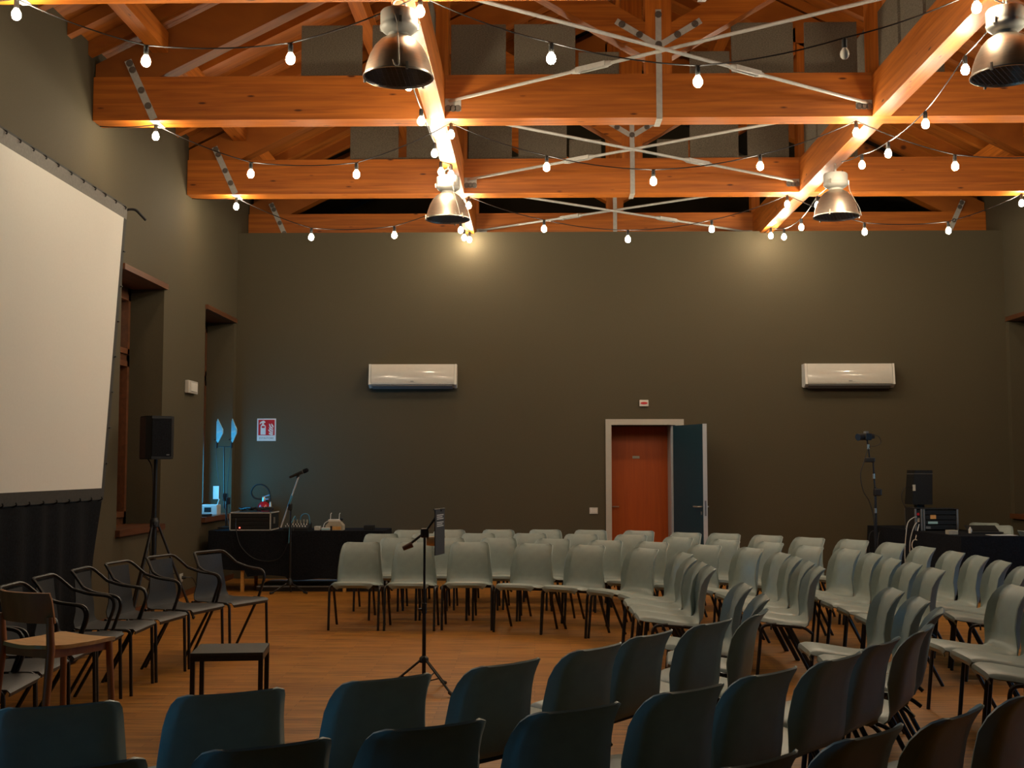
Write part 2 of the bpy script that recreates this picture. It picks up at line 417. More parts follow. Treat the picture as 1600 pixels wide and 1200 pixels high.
def leafbox(u0, u1, t0, t1, z0, z1):
    vs = [leafpt(u, t, z) for z in (z0, z1) for t in (t0, t1) for u in (u0, u1)]
    return MB().add(vs, [(0, 2, 3, 1), (4, 5, 7, 6), (0, 1, 5, 4), (2, 6, 7, 3), (0, 4, 6, 2), (1, 3, 7, 5)])
mb = leafbox(0, dl - .012, -.05, 0, .012, 2.112); me = mesh_of('leaf', mb, M['leaf'], ORG[d1.name]); lf.data = me
obj('leaf_edge', leafbox(dl - .012, dl, -.054, .004, .012, 2.114), M['leafedge'], lf)
for t, s in ((-.05, -1), (0, 1)):
    hb = MB().tube([leafpt(dl - .06, t, 1.02), leafpt(dl - .06, t + s * .05, 1.02), leafpt(dl - .18, t + s * .055, 1.02)], .010)
    hb.lathe([(.001, 0), (.022, 0), (.022, .008), (.001, .008)], leafpt(dl - .06, t, 1.02), 14)
    obj('handle', hb, M['handle'], lf)
obj('lock_plate', leafbox(dl + .0005, dl + .002, -.040, -.014, .90, 1.10), M['bolt'], lf)
obj('keyhole', leafbox(dl - .075, dl - .05, -.055, -.050, .915, .955), M['handle'], lf)
d2 = struct_root('door_2', (1.48, 16.9, 0))
obj('leaf', MB().box(1.072, 1.90, 16.88, 16.93, .01, 2.12), M['orange'], d2)
hb = MB().tube([(1.115, 16.88, .98), (1.115, 16.83, .98), (1.20, 16.825, .98)], .010)
obj('handle', hb, M['handle'], d2)
obj('name_plate', MB().box(1.40, 1.50, 16.872, 16.88, 1.665, 1.70), M['handle'], d2)
struct('wall_corridor', MB().box(.9, 2.2, 16.951, 17.0, 0, 2.4), M['wall'])

# roof: deck, boards, rafters and purlins
ang = math.atan(SL)
mb = MB()
for sg in (-1, 1):
    xo = RX + sg * (RX - XL + OUT)
    mb.prism([(xo, ztop(xo) + .034), (RX, ztop(RX) + .034), (RX, ztop(RX) + .12), (xo, ztop(xo) + .12)], YF - .5, 20.5)
struct('roof', mb, M['shade_roof'])
ceil = struct_root('ceiling', (RX, 12.0, ztop(RX)))
slope_len = (RX - XL + .3) / cos(ang)
pl = None
for i in range(50):
    y = 7.25 + .2 * i
    for sg in (-1, 1):
        if pl is None:
            pl = obj('plank', MB().box(0, slope_len, -.0975, .0975, 0, .03), M['plank'], ceil, world=False); o = pl
        else: o = share('plank', pl, ceil)
        x0 = RX + sg * (RX - XL + .3)
        o.location = (x0 - RX, y - 12.0, ztop(x0) - ztop(RX) + random.uniform(-.003, .002))
        o.rotation_euler = (0, -ang, 0) if sg < 0 else (0, -(pi - ang), 0)
        if sg > 0: o.location.z += .03
for y in (7.70, 8.40, 9.03, 9.67, 10.30, 10.80, 11.60, 12.25, 12.90, 13.50, 14.03, 14.75, 15.4, 16.05, 16.7, 17.35):
    for sg in (-1, 1):
        x0 = RX + sg * (RX - XL)
        mb = MB().prism([(x0, ztop(x0) - .13), (RX, ztop(RX) - .13), (RX, ztop(RX) - .001), (x0, ztop(x0) - .001)], y - .05, y + .05)
        obj('rafter', mb, M['plank'], ceil)
BEAMY = [(7.84, 8.09), (10.89, 11.13), (13.93, 14.18), (16.98, 17.23)]
for xp in (-3.56, -1.85, -.15):
    for sg in (-1, 1):
        x = xp if sg < 0 else 2 * RX - xp
        for (a, b), (c, d) in zip(BEAMY[:-1], BEAMY[1:]):
            zt = ztop(x) - .135
            obj('purlin', MB().box(x - .075, x + .075, b - .02, c + .02, zt - .24, zt - .04), M['wood_y'], ceil)
obj('ridge_beam', MB().box(RX - .08, RX + .08, 7.0, 17.4, ztop(RX) - .45, ztop(RX) - .2), M['wood_y'], ceil)

# ------------------------------------------------------------ trusses
ZB, ZT = 4.82, 5.24
def bolt_mesh():
    return MB().lathe([(.001, -.012), (.020, -.012), (.022, -.004), (.034, -.004), (.034, 0), (.001, 0)], (0, 0, 0), 10, 'y')
bolt0 = None
def bolts(parent, pts):
    global bolt0
    for p in pts:
        org = ORG.get(parent.name, (0, 0, 0)); l = tuple(p[i] - org[i] for i in range(3))
        if bolt0 is None:
            bolt0 = obj('bolt', bolt_mesh(), M['bolt'], parent, world=False); bolt0.location = l
        else: share('bolt', bolt0, parent, l)
XLB, XRB = -.925, 3.255                       # centre lines of the two long beams
BW = .085
truss_words = ['nearest to the camera, at the top edge', 'with the lamp row before it', 'third from the back wall side, in the middle', 'resting behind the top of the back wall']
TR_LABEL = ['nearest timber roof truss, only its tie beam underside showing at the top edge',
            'second timber roof truss, with the large steel Y strap at the king post',
            'third timber roof truss, deeper in the room behind the big Y strap truss',
            'last timber roof truss, its tie beam just above the dark back wall']
for i, (y0, y1) in enumerate(BEAMY):
    t = thing('roof_truss', TR_LABEL[i], 'truss', (RX, (y0 + y1) / 2, ZB), 0, 'timber roof trusses')
    obj('tie_beam', MB().box(XL + .005, XR - .005, y0, y1, ZB, ZT), M['wood_x'], t)
    ya, yb = y0 + .03, y1 - .03
    for sg in (-1, 1):
        x0 = RX + sg * (RX - XL - .01); xa = RX + sg * .10
        zt0, zt1 = ztop(x0) - .17, ztop(xa) - .17
        mb = MB().prism([(x0, ZT), (RX + sg * (RX - XL - .60), ZT), (xa, zt1 - .40), (xa, zt1), (x0, zt0)], ya, yb)
        obj('top_chord', mb, M['plank'], t)
        xs = RX + sg * .125; xe = RX + sg * 1.98
        mb = MB().prism([(xs, 5.42), (xe, 5.42 + .59 * 1.855), (xe, 5.75 + .59 * 1.855), (xs, 5.75)], ya, yb)
        obj('strut', mb, M['wood_x'], t)
        xq = RX + sg * 2.05
        obj('side_post', MB().box(xq - .06, xq + .06, ya, yb, ZT, ztop(xq) - .55), M['wood_z'], t)
    obj('king_post', MB().box(RX - .125, RX + .125, ya, yb, ZT, ztop(RX) - .45), M['wood_z'], t)
    # steel straps on the camera side
    yf = y0 - .008
    st = MB().box(RX - .028, RX + .028, ya - .010, ya, 5.40, 5.87)
    st.box(RX - .028, RX + .028, yf, y0, 4.812, 5.42); st.box(RX - .028, RX + .028, yf, y1 + .008, 4.804, 4.812)
    s = obj('steel_strap', st, M['steel'], t)
    bolts(s, [(RX, ya - .010, 5.82), (RX, ya - .010, 5.53)])
    for sg in (-1, 1):
        s = obj('steel_strap', MB().bar((RX + sg * .025, ya - .006, 5.53), (RX + sg * .40, ya - .006, 5.76), .012, .058, (0, 0, 1)), M['steel'], t)
        bolts(s, [(RX + sg * .18, ya - .012, 5.625), (RX + sg * .345, ya - .012, 5.726)])
        xb = RX + sg * (RX + 3.60); xt = RX + sg * (RX + 3.86)
        s = obj('steel_strap', MB().bar((xb, yf + .004, ZB + .01), (xt, yf + .004, 5.40), .01, .07, (0, 0, 1)), M['steel'], t)
        bolts(s, [(xb + (xt - xb) * f, yf, ZB + .01 + .58 * f) for f in (.22, .48, .82, .93)])
        obj('strap_foot', MB().box(xb - .035, xb + .035, yf, y1, ZB - .007, ZB), M['steel'], t)

# the two long beams that run through the trusses, the brackets and the crossing tie rods
for x, nm in ((XLB, 'long timber beam running to the back wall above the lamps beside the screen'), (XRB, 'long timber beam running to the back wall, on the doorway side of the ceiling')):
    t = thing('long_beam', nm, 'beam', (x, 12, ZB), 0, 'long beams')
    for (a, b), (c, d) in zip(BEAMY[:-1], BEAMY[1:]):
        obj('beam_length', MB().box(x - BW, x + BW, b, min(c, YB + .5), ZB + .001, ZT - .03), M['wood_y'], t)
NB = ['first', 'second', 'third']
for i, ((a, b), (c, d)) in enumerate(zip(BEAMY[:-1], BEAMY[1:])):
    for j, (xa, xb) in enumerate(((XLB, XRB), (XRB, XLB))):
        s1 = 1 if xb > xa else -1
        z = 4.985 if j == 0 else 4.945
        p = Vector((xa + s1 * .13, c - .01, z)); q = Vector((xb - s1 * .13, b + .01, z))
        t = thing('tie_rod', 'steel tie rod in the %s bay from the camera, far end at the %s' % (NB[i], 'screen-side beam' if j == 0 else 'doorway-side beam'), 'tie rod', tuple(p), 0, 'crossing tie rods')
        obj('rod', MB().tube([p, q], .016, 8), M['steel'], t)
        dq = (q - p).normalized()
        for f in (.33, ):
            m0 = p + (q - p) * f; lx = Vector((-dq.y, dq.x, 0)) * .026
            tb = MB().bar(m0 - dq * .15 + lx, m0 + dq * .15 + lx, .016, .04); tb.bar(m0 - dq * .15 - lx, m0 + dq * .15 - lx, .016, .04)
            tb.tube([m0 - dq * .20, m0 - dq * .12], [.020, .034], 8); tb.tube([m0 + dq * .12, m0 + dq * .20], [.034, .020], 8)
            obj('turnbuckle', tb, M['steel'], t)
        for e, yy, s2 in ((p, c, -1), (q, b, 1)):
            sx = s1 if e is p else -s1
            xx = (xa if e is p else xb) + sx * (BW + .002)
            br = MB().box(min(xx, xx + sx * .15), max(xx, xx + sx * .15), min(yy, yy + s2 * .008), max(yy, yy + s2 * .008), 4.89, 4.975 if j else 5.01)
            bo = obj('bracket', br, M['steel'], t)
            if s2 < 0: bolts(bo, [(xx + sx * u, yy - .008, 4.915) for u in (.03, .075, .12)])

# grey felt panels standing on the beams
def panel(name_label, x0, x1, y0, y1, z0, z1):
    tag(obj('acoustic_panel', MB().rbox(x0, x1, y0, y1, z0, z1, .006), M['felt']), name_label, 'acoustic panel', 'grey felt panels')
PX = [(-2.25, -1.66), (-1.56, -.97), (-.80, -.27), (-.19, .40), (1.90, 2.49), (2.60, 3.10), (3.34, 3.93)]
ORD = ['first', 'second', 'third', 'fourth', 'fifth', 'sixth', 'seventh']
for bi, bn in ((1, 'nearer'), (2, 'farther')):
    y = BEAMY[bi][0] + .16 + .05
    for i, (a, b) in enumerate(PX):
        panel('square grey felt panel standing on the %s tie beam, %s from the screen side' % (bn, ORD[i]), a, b, y, y + .035, ZT, 5.81)
    for a, b, wd in ((.43, .82, 'screen'), (1.50, 1.88, 'doorway')):
        panel('low grey felt panel beside the king post on the %s tie beam, towards the %s' % (bn, wd), a, b, y, y + .035, ZT, 5.53)
    for a, b, wd in ((-1.66, -1.56, 'screen side'), (-.27, -.19, 'middle'), (2.49, 2.60, 'doorway side')):
        tag(obj('felt_strip', MB().box(a, b, y + .005, y + .03, ZT, 5.32), M['felt']), 'narrow grey felt strip closing the gap between panels, %s of the %s tie beam' % (wd, bn), 'acoustic panel', 'grey felt panels')
for bay, bn in ((0, 'nearer'), (1, 'farther')):
    ys = BEAMY[bay][1]
    for x, xn in ((XLB, 'screen-side'), (XRB, 'doorway-side')):
        for i in range(4):
            a = ys + .14 + i * .67
            panel('grey felt panel standing along the %s long beam, %s bay, %s from the camera' % (xn, bn, ORD[i]), x - .0 - .035, x + .0, a, a + .59, 5.21, 5.80)

# ------------------------------------------------------------ grey plastic stacking chairs
def chair_shell():
    prof = [(.250, .402), (.268, .428), (.260, .450), (.225, .462), (.16, .457), (.08, .445), (0, .432), (-.08, .420), (-.14, .417), (-.178, .428),
            (-.200, .455), (-.212, .50), (-.222, .56), (-.232, .62), (-.245, .68), (-.262, .73), (-.282, .765), (-.300, .787), (-.312, .797)]
    wid = [.150, .178, .196, .212, .224, .228, .229, .229, .228, .226, .222, .217, .211, .205, .199, .193, .187, .176, .148]
    us = [-1, -.945, -.89, -.845, -.5, 0, .5, .845, .89, .945, 1]
    P = []
    m = len(prof)
    for i, (y, z) in enumerate(prof):
        t = i / (m - 1); row = []
        back = max(0.0, min(1.0, (i - 8) / 4)); topf = max(0.0, (i - 14) / 4)
        for u in us:
            e = max(0.0, (abs(u) - .845) / .155)
            fw = back * (1 - .75 * topf) * (.046 * e + .016 * u * u)
            dn = (1 - back) * (.022 * e ** 1.4 + .012 * max(0.0, (abs(u) - .5) / .5) ** 2) * (1 if i > 2 else .4)
            row.append((u * wid[i], y + fw, z - dn + .004 * topf * u * u))
        P.append(row)
    return MB().sheet(P, -.008)
sh = chair_shell()
chair0 = thing('stacking_chair', 'grey plastic chair', 'chair')
obj('seat_shell', sh, M['shell'], chair0, world=False)
def leg(mb): return obj('leg', mb, M['blackm'], chair0, world=False)
for s in (-1, 1):
    x = s * .236
    leg(MB().tube(rounded([(x, .06, .405), (x, .165, .400), (x, .205, .0)], .045, 4), .0125, 7))
    leg(MB().tube(rounded([(x, -.12, .385), (x, -.03, .395), (x, -.235, 0)], .03, 4), .0125, 7))
    obj('side_rail', MB().tube(rounded([(x, .10, .402), (x, -.14, .385), (x * .92, -.195, .34)], .04, 3), .011, 7), M['blackm'], chair0, world=False)
    obj('coupling_hook', MB().tube(rounded([(x, .10, .40), (x + s * .022, .10, .40), (x + s * .022, .10, .37)], .008, 2), .006, 6), M['blackm'], chair0, world=False)
fr = MB().tube([(-.236, .11, .40), (.236, .11, .40)], .010, 7); fr.tube([(-.236, -.10, .388), (.236, -.10, .388)], .010, 7)
obj('cross_bar', fr, M['blackm'], chair0, world=False)
CH=[ (1,1,-1.71,11.43,180),(1,2,-1.18,11.41,180),(1,3,-0.64,11.47,180),(1,4,-0.09,11.26,159),(1,5,0.37,11.06,147),(1,6,0.79,10.70,127),(1,7,1.02,10.21,104),(1,8,1.00,9.71,90),(1,9,1.01,9.23,91),(1,10,1.02,8.85,90),
(1,11,1.04,7.53,89),(1,12,1.03,6.90,83),(1,13,0.89,6.26,68),(1,14,0.64,5.95,52),(1,15,0.30,5.54,53),(1,16,0.04,5.15,52),(1,17,-0.30,4.77,43),(1,18,-0.68,4.47,34),(1,19,-1.14,4.21,27),(1,20,-1.61,4.00,23),
(2,1,-1.43,12.16,180),(2,2,-0.92,12.17,180),(2,3,-0.38,12.16,180),(2,4,0.11,12.04,161),(2,5,0.60,11.81,153),(2,6,1.01,11.59,143),(2,7,1.44,11.17,133),(2,8,1.74,10.82,115),(2,9,1.86,10.26,98),(2,10,1.87,9.83,90),(2,11,1.86,9.35,88),(2,12,1.83,8.89,86),(2,13,1.90,7.28,89),(2,14,1.89,6.78,85),(2,15,1.83,6.33,72),(2,16,1.55,5.70,61),(2,17,1.27,5.32,54),(2,18,0.99,4.92,51),(2,19,0.66,4.59,46),(2,20,0.34,4.27,42),(2,21,-0.03,3.96,35),(2,22,-0.44,3.72,31),(2,23,-0.86,3.47,29),(2,24,-1.30,3.24,28),
(3,1,-1.70,12.91,180),(3,2,-1.18,12.98,180),(3,3,-0.63,13.02,180),(3,4,-0.08,13.03,174),(3,5,0.46,12.89,167),(3,6,0.94,12.81,152),(3,7,1.35,12.42,135),(3,8,1.75,11.97,132),(3,9,2.10,11.61,124),(3,10,2.35,11.07,118),(3,11,2.58,10.70,107),(3,12,2.63,10.22,93),(3,13,2.62,9.67,91),(3,14,2.64,9.23,91),(3,15,2.64,8.72,90),(3,16,2.73,7.47,92),(3,17,2.75,7.02,87),(3,18,2.68,6.51,82),
(4,1,-1.47,13.71,180),(4,2,-1.01,13.79,180),(4,3,-0.43,13.80,180),(4,4,0.12,13.82,177),(4,5,0.62,13.76,170),(4,6,1.11,13.64,153),(4,7,1.58,13.25,148),(4,8,1.99,13.09,148),(4,9,2.36,12.76,136),(4,10,2.71,12.37,133),(4,11,3.05,12.03,125),(4,12,3.26,11.60,108),(4,13,3.36,11.06,98),(4,14,3.41,10.46,93),(4,15,3.43,9.97,90),(4,16,3.41,9.46,85),(4,17,3.34,8.88,83),(5,1,1.43,4.21,52),(5,2,1.08,3.87,50),(5,3,0.75,3.61,45),(5,4,0.38,3.30,42) ]
ORDN = ['first', 'second', 'third', 'fourth', 'fifth', 'sixth', 'seventh', 'eighth', 'ninth', 'tenth', 'eleventh', 'twelfth', 'thirteenth', 'fourteenth', 'fifteenth', 'sixteenth', 'seventeenth']
ROWN = {1: 'innermost', 2: 'second', 3: 'third', 4: 'outermost', 5: 'third'}
ENDW = {1: 10, 2: 12, 3: 15, 4: 17}
def chair_label(r, i):
    if r == 5: return 'grey chair with its back to us, %s from bottom right corner in the nearest row' % ORDN[i - 1]
    if i <= ENDW[r]:
        return 'grey plastic chair, %s from the black cloth table in the %s curved row' % (ORDN[i - 1], ROWN[r])
    k = i - ENDW[r]
    if r == 3: return 'grey plastic chair at the right edge, %s after the aisle in the third row' % ORDN[k - 1]
    return 'grey plastic chair, %s after the aisle gap in the %s row, counting toward the camera' % (ORDN[k - 1], ROWN[r])
first = True
for r, i, x, y, yaw in CH:
    lab = chair_label(r, i); rz = radians(yaw + random.uniform(-1.5, 1.5)); grp = 'grey chairs in curved rows facing the screen'
    if first:
        chair0.location = (x, y, 0); chair0.rotation_euler = (0, 0, rz); chair0['label'] = lab; chair0['group'] = grp; first = False
    else: dup(chair0, (x, y, 0), rz, lab, grp)
for x, y, yaw, lab in ((5.87, 15.70, 150, 'grey chair behind the equipment table, its back showing above the laptop'),
                       (5.79, 15.03, 152, 'grey chair behind the equipment table, half hidden by the chair beside it'),
                       (6.02, 14.0, -75, 'grey chair behind the equipment table, cut by the right edge')):
    dup(chair0, (x, y, 0), radians(yaw), lab, 'grey chairs behind the equipment table')

# ------------------------------------------------------------ black tube armchairs beside the screen
arm0 = thing('armchair', 'black armchair', 'armchair')
P = []
for y, z, hw in [(.255, .405, .20), (.268, .428, .225), (.25, .446, .228), (.15, .448, .228), (0, .444, .226), (-.11, .442, .22), (-.150, .452, .213), (-.165, .49, .20), (-.172, .56, .178), (-.180, .65, .160), (-.192, .76, .152), (-.196, .805, .150)]:
    P.append([(u * hw, y + (.012 * u * u if z > .5 else 0), z) for u in (-1, -.5, 0, .5, 1)])
obj('seat_sheet', MB().sheet(P, -.006), M['mesh'], arm0, world=False)
def armtube(name, pts, r=.025, rad=.0115): return obj(name, MB().tube(rounded(pts, r, 4), rad, 7), M['blackm'], arm0, world=False)
armtube('back_bar', [(-.238, -.09, .725), (-.19, -.175, .815), (-.165, -.205, .83), (.165, -.205, .83), (.19, -.175, .815), (.238, -.09, .725)], .05)
for s in (-1, 1):
    armtube('armrest', [(s * .238, -.09, .725), (s * .268, 0, .69), (s * .278, .16, .672), (s * .276, .185, .61), (s * .270, .13, .455)], .05)
    armtube('leg', [(s * .270, .13, .455), (s * .268, -.12, 0)])
    armtube('leg', [(s * .235, .10, .440), (s * .235, .235, .437), (s * .235, .250, 0)], .035)
armtube('seat_bar', [(-.24, .02, .432), (.24, .02, .432)]); armtube('seat_bar', [(-.24, -.15, .432), (.24, -.15, .432)])
AC = [(-2.575, 9.88, -115.5, 'farthest, next to the black cloth table'), (-2.81, 9.38, -107, 'second from the cloth table'), (-2.925, 8.79, -98.5, 'third from the cloth table'),
      (-2.975, 8.25, -89, 'fourth from the cloth table'), (-3.00, 7.68, -88, 'fifth from the cloth table'), (-2.965, 7.13, -87, 'directly behind the wooden back band'),
      (-2.93, 6.58, -86, 'seat seen under the wooden stool'), (-2.87, 6.05, -85, 'lowest seat seen under the wooden stool')]
for k, (x, y, a, lab) in enumerate(AC):
    L_ = 'black tube armchair along the screen, ' + lab
    if k == 0: arm0.location = (x, y, 0); arm0.rotation_euler = (0, 0, radians(a)); arm0['label'] = L_; arm0['group'] = 'black armchairs along the screen'
    else: dup(arm0, (x, y, 0), radians(a), L_, 'black armchairs along the screen')

# ------------------------------------------------------------ wooden chair and stool
wc = thing('bar_stool', 'beech wood high stool with pale seat and shade-darkened curved back band', 'stool', (-2.33, 5.77, 0), radians(-29.7))
P = []
for y, hw, dz in [(.205, .165, -.014), (.202, .185, -.003), (.17, .190, 0), (.05, .188, -.006), (-.08, .180, -.007), (-.16, .168, -.002), (-.19, .140, 0), (-.20, .10, .0)]:
    P.append([(u * hw, y, .702 + dz + .006 * u * u) for u in (-1, -.9, -.5, 0, .5, .9, 1)])
obj('seat', MB().sheet(P, -.018), M['seatwood'], wc, world=False)
ap = MB().box(-.16, .16, .165, .183, .645, .686); ap.box(-.166, -.148, -.15, .17, .645, .686); ap.box(.148, .166, -.15, .17, .645, .686); ap.box(-.15, .15, -.172, -.154, .645, .686)
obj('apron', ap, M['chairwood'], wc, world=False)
for s in (-1, 1):
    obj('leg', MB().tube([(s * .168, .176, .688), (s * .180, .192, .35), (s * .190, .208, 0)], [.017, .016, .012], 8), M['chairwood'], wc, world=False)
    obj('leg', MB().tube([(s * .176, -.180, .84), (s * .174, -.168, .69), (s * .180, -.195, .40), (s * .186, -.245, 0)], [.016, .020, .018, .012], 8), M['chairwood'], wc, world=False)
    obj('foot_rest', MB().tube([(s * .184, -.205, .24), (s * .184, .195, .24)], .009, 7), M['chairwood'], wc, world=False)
P = []
for z, off in [(.808, 0), (.84, -.006), (.88, -.014), (.92, -.022), (.945, -.027), (.951, -.028)]:
    hw = .190 if z < .94 else .182
    P.append([(u * hw, -.212 + off + .050 * (abs(u) ** 2.6), z) for u in (-1, -.85, -.6, -.3, 0, .3, .6, .85, 1)])
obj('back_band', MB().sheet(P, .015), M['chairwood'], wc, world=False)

st = thing('low_table', 'small black square-legged side table standing before the armchairs', 'side table', (-1.835, 7.18, 0), radians(7))
obj('table_top', MB().rbox(-2.045, -1.625, 6.99, 7.37, .432, .45, .003), M['stooltop'], st)
ap = MB()
for a in ((-2.045, -1.625, 6.99, 7.01), (-2.045, -1.625, 7.35, 7.37), (-2.045, -2.025, 7.01, 7.35), (-1.645, -1.625, 7.01, 7.35)): ap.box(*a, .402, .432)
obj('apron', ap, M['blackm'], st)
for x in (-2.045, -1.652):
    for y in (6.99, 7.343): obj('leg', MB().rbox(x, x + .027, y, y + .027, 0, .402, .002), M['blackm'], st)

# ------------------------------------------------------------ projection screen with its black dress skirt
sc = thing('projection_screen', 'large white projection screen laced into a frame along the wall', 'screen', (-3.55, 7.8, 1.2))
ZS0, ZS1, YE, YS = 1.27, 3.745, 9.87, 5.6
def sx(z): return -3.62 + (z - ZS0) / (ZS1 - ZS0) * .145
def sq(ya, yb, za, zb, th=.006, off=0.0):
    P = []
    nz = 6
    for i in range(nz + 1):
        z = za + (zb - za) * i / nz; P.append([(sx(z) + off, y, z) for y in (ya, (ya + yb) / 2, yb)])
    return MB().sheet(P, th)
obj('projection_surface', sq(YS + .07, YE - .065, ZS0 + .095, ZS1 - .095), M['screen'], sc)
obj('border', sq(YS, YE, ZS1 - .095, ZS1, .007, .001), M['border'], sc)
obj('border', sq(YS, YE, ZS0, ZS0 + .095, .007, .001), M['borderd'], sc)
obj('border', sq(YE - .065, YE, ZS0 + .095, ZS1 - .095, .007, .001), M['borderd'], sc)
obj('border', sq(YS, YS + .07, ZS0 + .095, ZS1 - .095, .007, .001), M['borderd'], sc)
fr = MB()
for a, b in (((sx(ZS1) - .035, YS, ZS1 + .015), (sx(ZS1) - .035, YE + .02, ZS1 + .015)), ((sx(ZS0) - .035, YS, ZS0 - .015), (sx(ZS0) - .035, YE + .02, ZS0 - .015)),
             ((sx(ZS0) - .035, YE + .02, ZS0 - .015), (sx(ZS1) - .035, YE + .02, ZS1 + .015)), ((sx(ZS0) - .035, YS, ZS0), (sx(ZS1) - .035, YS, ZS1))): fr.bar(a, b, .03, .03, (1, 0, 0))
obj('frame', fr, M['borderd'], sc)
for y in (9.55, 5.9): obj('frame_leg', MB().bar((-3.71, y, 0), (-3.66, y, ZS0), .04, .04, (1, 0, 0)), M['blackm'], sc)
tie = None
k = 0
y = YE - .08
while y > YS:
    for z, s in ((ZS1 - .012, 1), (ZS0 + .012, -1)):
        mb = MB().tube(spline([(.012, 0, -.012 * s), (.016, .004, .006 * s), (-.02, .012, .022 * s), (-.04, .02, .01 * s)], 3), .006, 6)
        o = obj('tie', mb, M['rubber'], sc, world=False); o.location = (sx(z) + 3.55, y - 7.8, z - 1.2)
    y -= .222 + random.uniform(-.02, .02)
zz = ZS0 + .3
while zz < ZS1 - .2:
    o = obj('tie', MB().tube([(.010, -.01, 0), (.012, .02, .004), (-.03, .03, 0)], .006, 6), M['rubber'], sc, world=False); o.location = (sx(zz) + 3.55, YE - .02 - 7.8, zz - 1.2); zz += .3
obj('strap', MB().tube(spline([(sx(ZS1), YE, ZS1 - .01), (sx(ZS1) + .05, YE + .05, ZS1 + .0), (sx(ZS1) + .09, YE + .09, ZS1 - .04), (sx(ZS1) + .12, YE + .12, ZS1 - .075)], 4), .012, 6), M['rubber'], sc)
P = []
for i in range(9):
    z = .02 + (ZS0 - .03) * i / 8; row = []
    for j in range(90):
        u = j / 89; y = YS + u * (9.74 - YS)
        row.append((-3.625 + .022 * sin(y * 17 + .6 * sin(y * 5)) * (1 - i / 14) + (.05 * sin(3 * z) * max(0, u - .93) / .07 * -1), y - .03 * max(0, u - .9) * 10 * (i < 4) * (1 - i / 4) , z))
    P.append(row)
tag(obj('dress_skirt', MB().sheet(P, .004), M['cloth']), 'black cloth skirt hanging from under the white screen to the floor', 'drape')

# ------------------------------------------------------------ loudspeaker on a tripod by the first window
sp = thing('speaker_stand', 'black tripod stand carrying the loudspeaker beside the wall window', 'stand', (-3.84, 11.9, 0))
obj('pole', MB().tube([(-3.84, 11.9, .06), (-3.84, 11.9, 1.62)], .019, 10), M['blackm'], sp)
obj('outer_pole', MB().tube([(-3.84, 11.9, .12), (-3.84, 11.9, 1.0)], .026, 10), M['blackm'], sp)
obj('collar', MB().lathe([(.02, .93), (.045, .94), (.045, 1.0), (.03, 1.03), (.02, 1.03)], (-3.84, 11.9, 0), 14), M['black'], sp)
obj('collar', MB().lathe([(.02, .36), (.04, .37), (.04, .42), (.02, .43)], (-3.84, 11.9, 0), 14), M['black'], sp)
obj('knob', MB().tube([(-3.84, 11.87, .975), (-3.80, 11.82, .975)], [.012, .018], 8), M['black'], sp)
for a in (22, 142, 258):
    c, s = cos(radians(a)), sin(radians(a)); R = .40
    obj('leg', MB().tube([(-3.84 + .035 * c, 11.9 + .035 * s, .965), (-3.84 + R * c, 11.9 + R * s, .015)], .013, 8), M['blackm'], sp)
    obj('brace', MB().tube([(-3.84 + .03 * c, 11.9 + .03 * s, .39), (-3.84 + R * .52 * c, 11.9 + R * .52 * s, .47)], .008, 6), M['blackm'], sp)
    obj('foot', MB().ball((-3.84 + R * c, 11.9 + R * s, .018), .018, 8, 5), M['rubber'], sp)
ls = thing('loudspeaker', 'black loudspeaker on the tripod stand near the screen', 'speaker', (-3.84, 11.9, 1.62), radians(38))
body = [(-.145, -.10), (-.10, -.15), (.10, -.15), (.145, -.10), (.125, .13), (-.125, .13)]
lb = MB().prism(body, .012, .425, 'z'); obj('cabinet', lb, M['black'], ls, world=False)
obj('top_cap', MB().prism([(p[0] * .97, p[1] * .97) for p in body], .425, .436, 'z'), M['rubber'], ls, world=False)
obj('base_cap', MB().prism([(p[0] * .97, p[1] * .97) for p in body], 0, .012, 'z'), M['rubber'], ls, world=False)
obj('grille', MB().rbox(-.10, .10, -.158, -.151, .03, .41, .002), M['cloth'], ls, world=False)
obj('badge', MB().box(.05, .08, -.160, -.158, .04, .05), M['grey'], ls, world=False)
tag(obj('speaker_cable', MB().tube(spline([(-3.90, 12.02, 1.95), (-4.0, 12.02, 1.85), (-4.02, 12.0, 1.7), (-3.9, 11.96, 1.55), (-3.87, 11.93, 1.2), (-3.89, 11.93, .8), (-3.90, 11.98, .4), (-4.02, 12.1, .05), (-4.1, 12.6, .012)], 6), .006, 6), M['cable']), 'thin black cable hanging behind the loudspeaker down its tripod', 'cable')
so = thing('wall_socket', 'white wall socket low on the window wall with a black plug', 'socket', (-4.19, 13.99, .18))
obj('plate', MB().rbox(XL, XL + .012, 13.93, 14.05, .185, .285, .003), M['white'], so)
obj('plug', MB().lathe([(.001, 0), (.02, 0), (.018, .04), (.008, .05), (.001, .05)], (XL + .012, 14.01, .235), 10, 'x'), M['rubber'], so)
tag(obj('wall_cable', MB().tube(spline([(XL + .062, 14.01, .235), (XL + .12, 14.08, .22), (XL + .16, 14.2, .08), (XL + .2, 14.5, .012), (XL + .25, 14.75, .012)], 6), .005, 6), M['cable']), 'black cord plugged into the wall socket beside the table', 'cable')
si = thing('wall_siren', 'white square alarm sounder on the wall between the windows', 'alarm', (XL, 14.19, 2.42))
obj('housing', MB().rbox(XL, XL + .055, 14.0, 14.38, 2.43, 2.585, .012), M['white'], si)
obj('grille', MB().rbox(XL + .055, XL + .065, 14.06, 14.32, 2.455, 2.56, .004), M['whitem'], si)

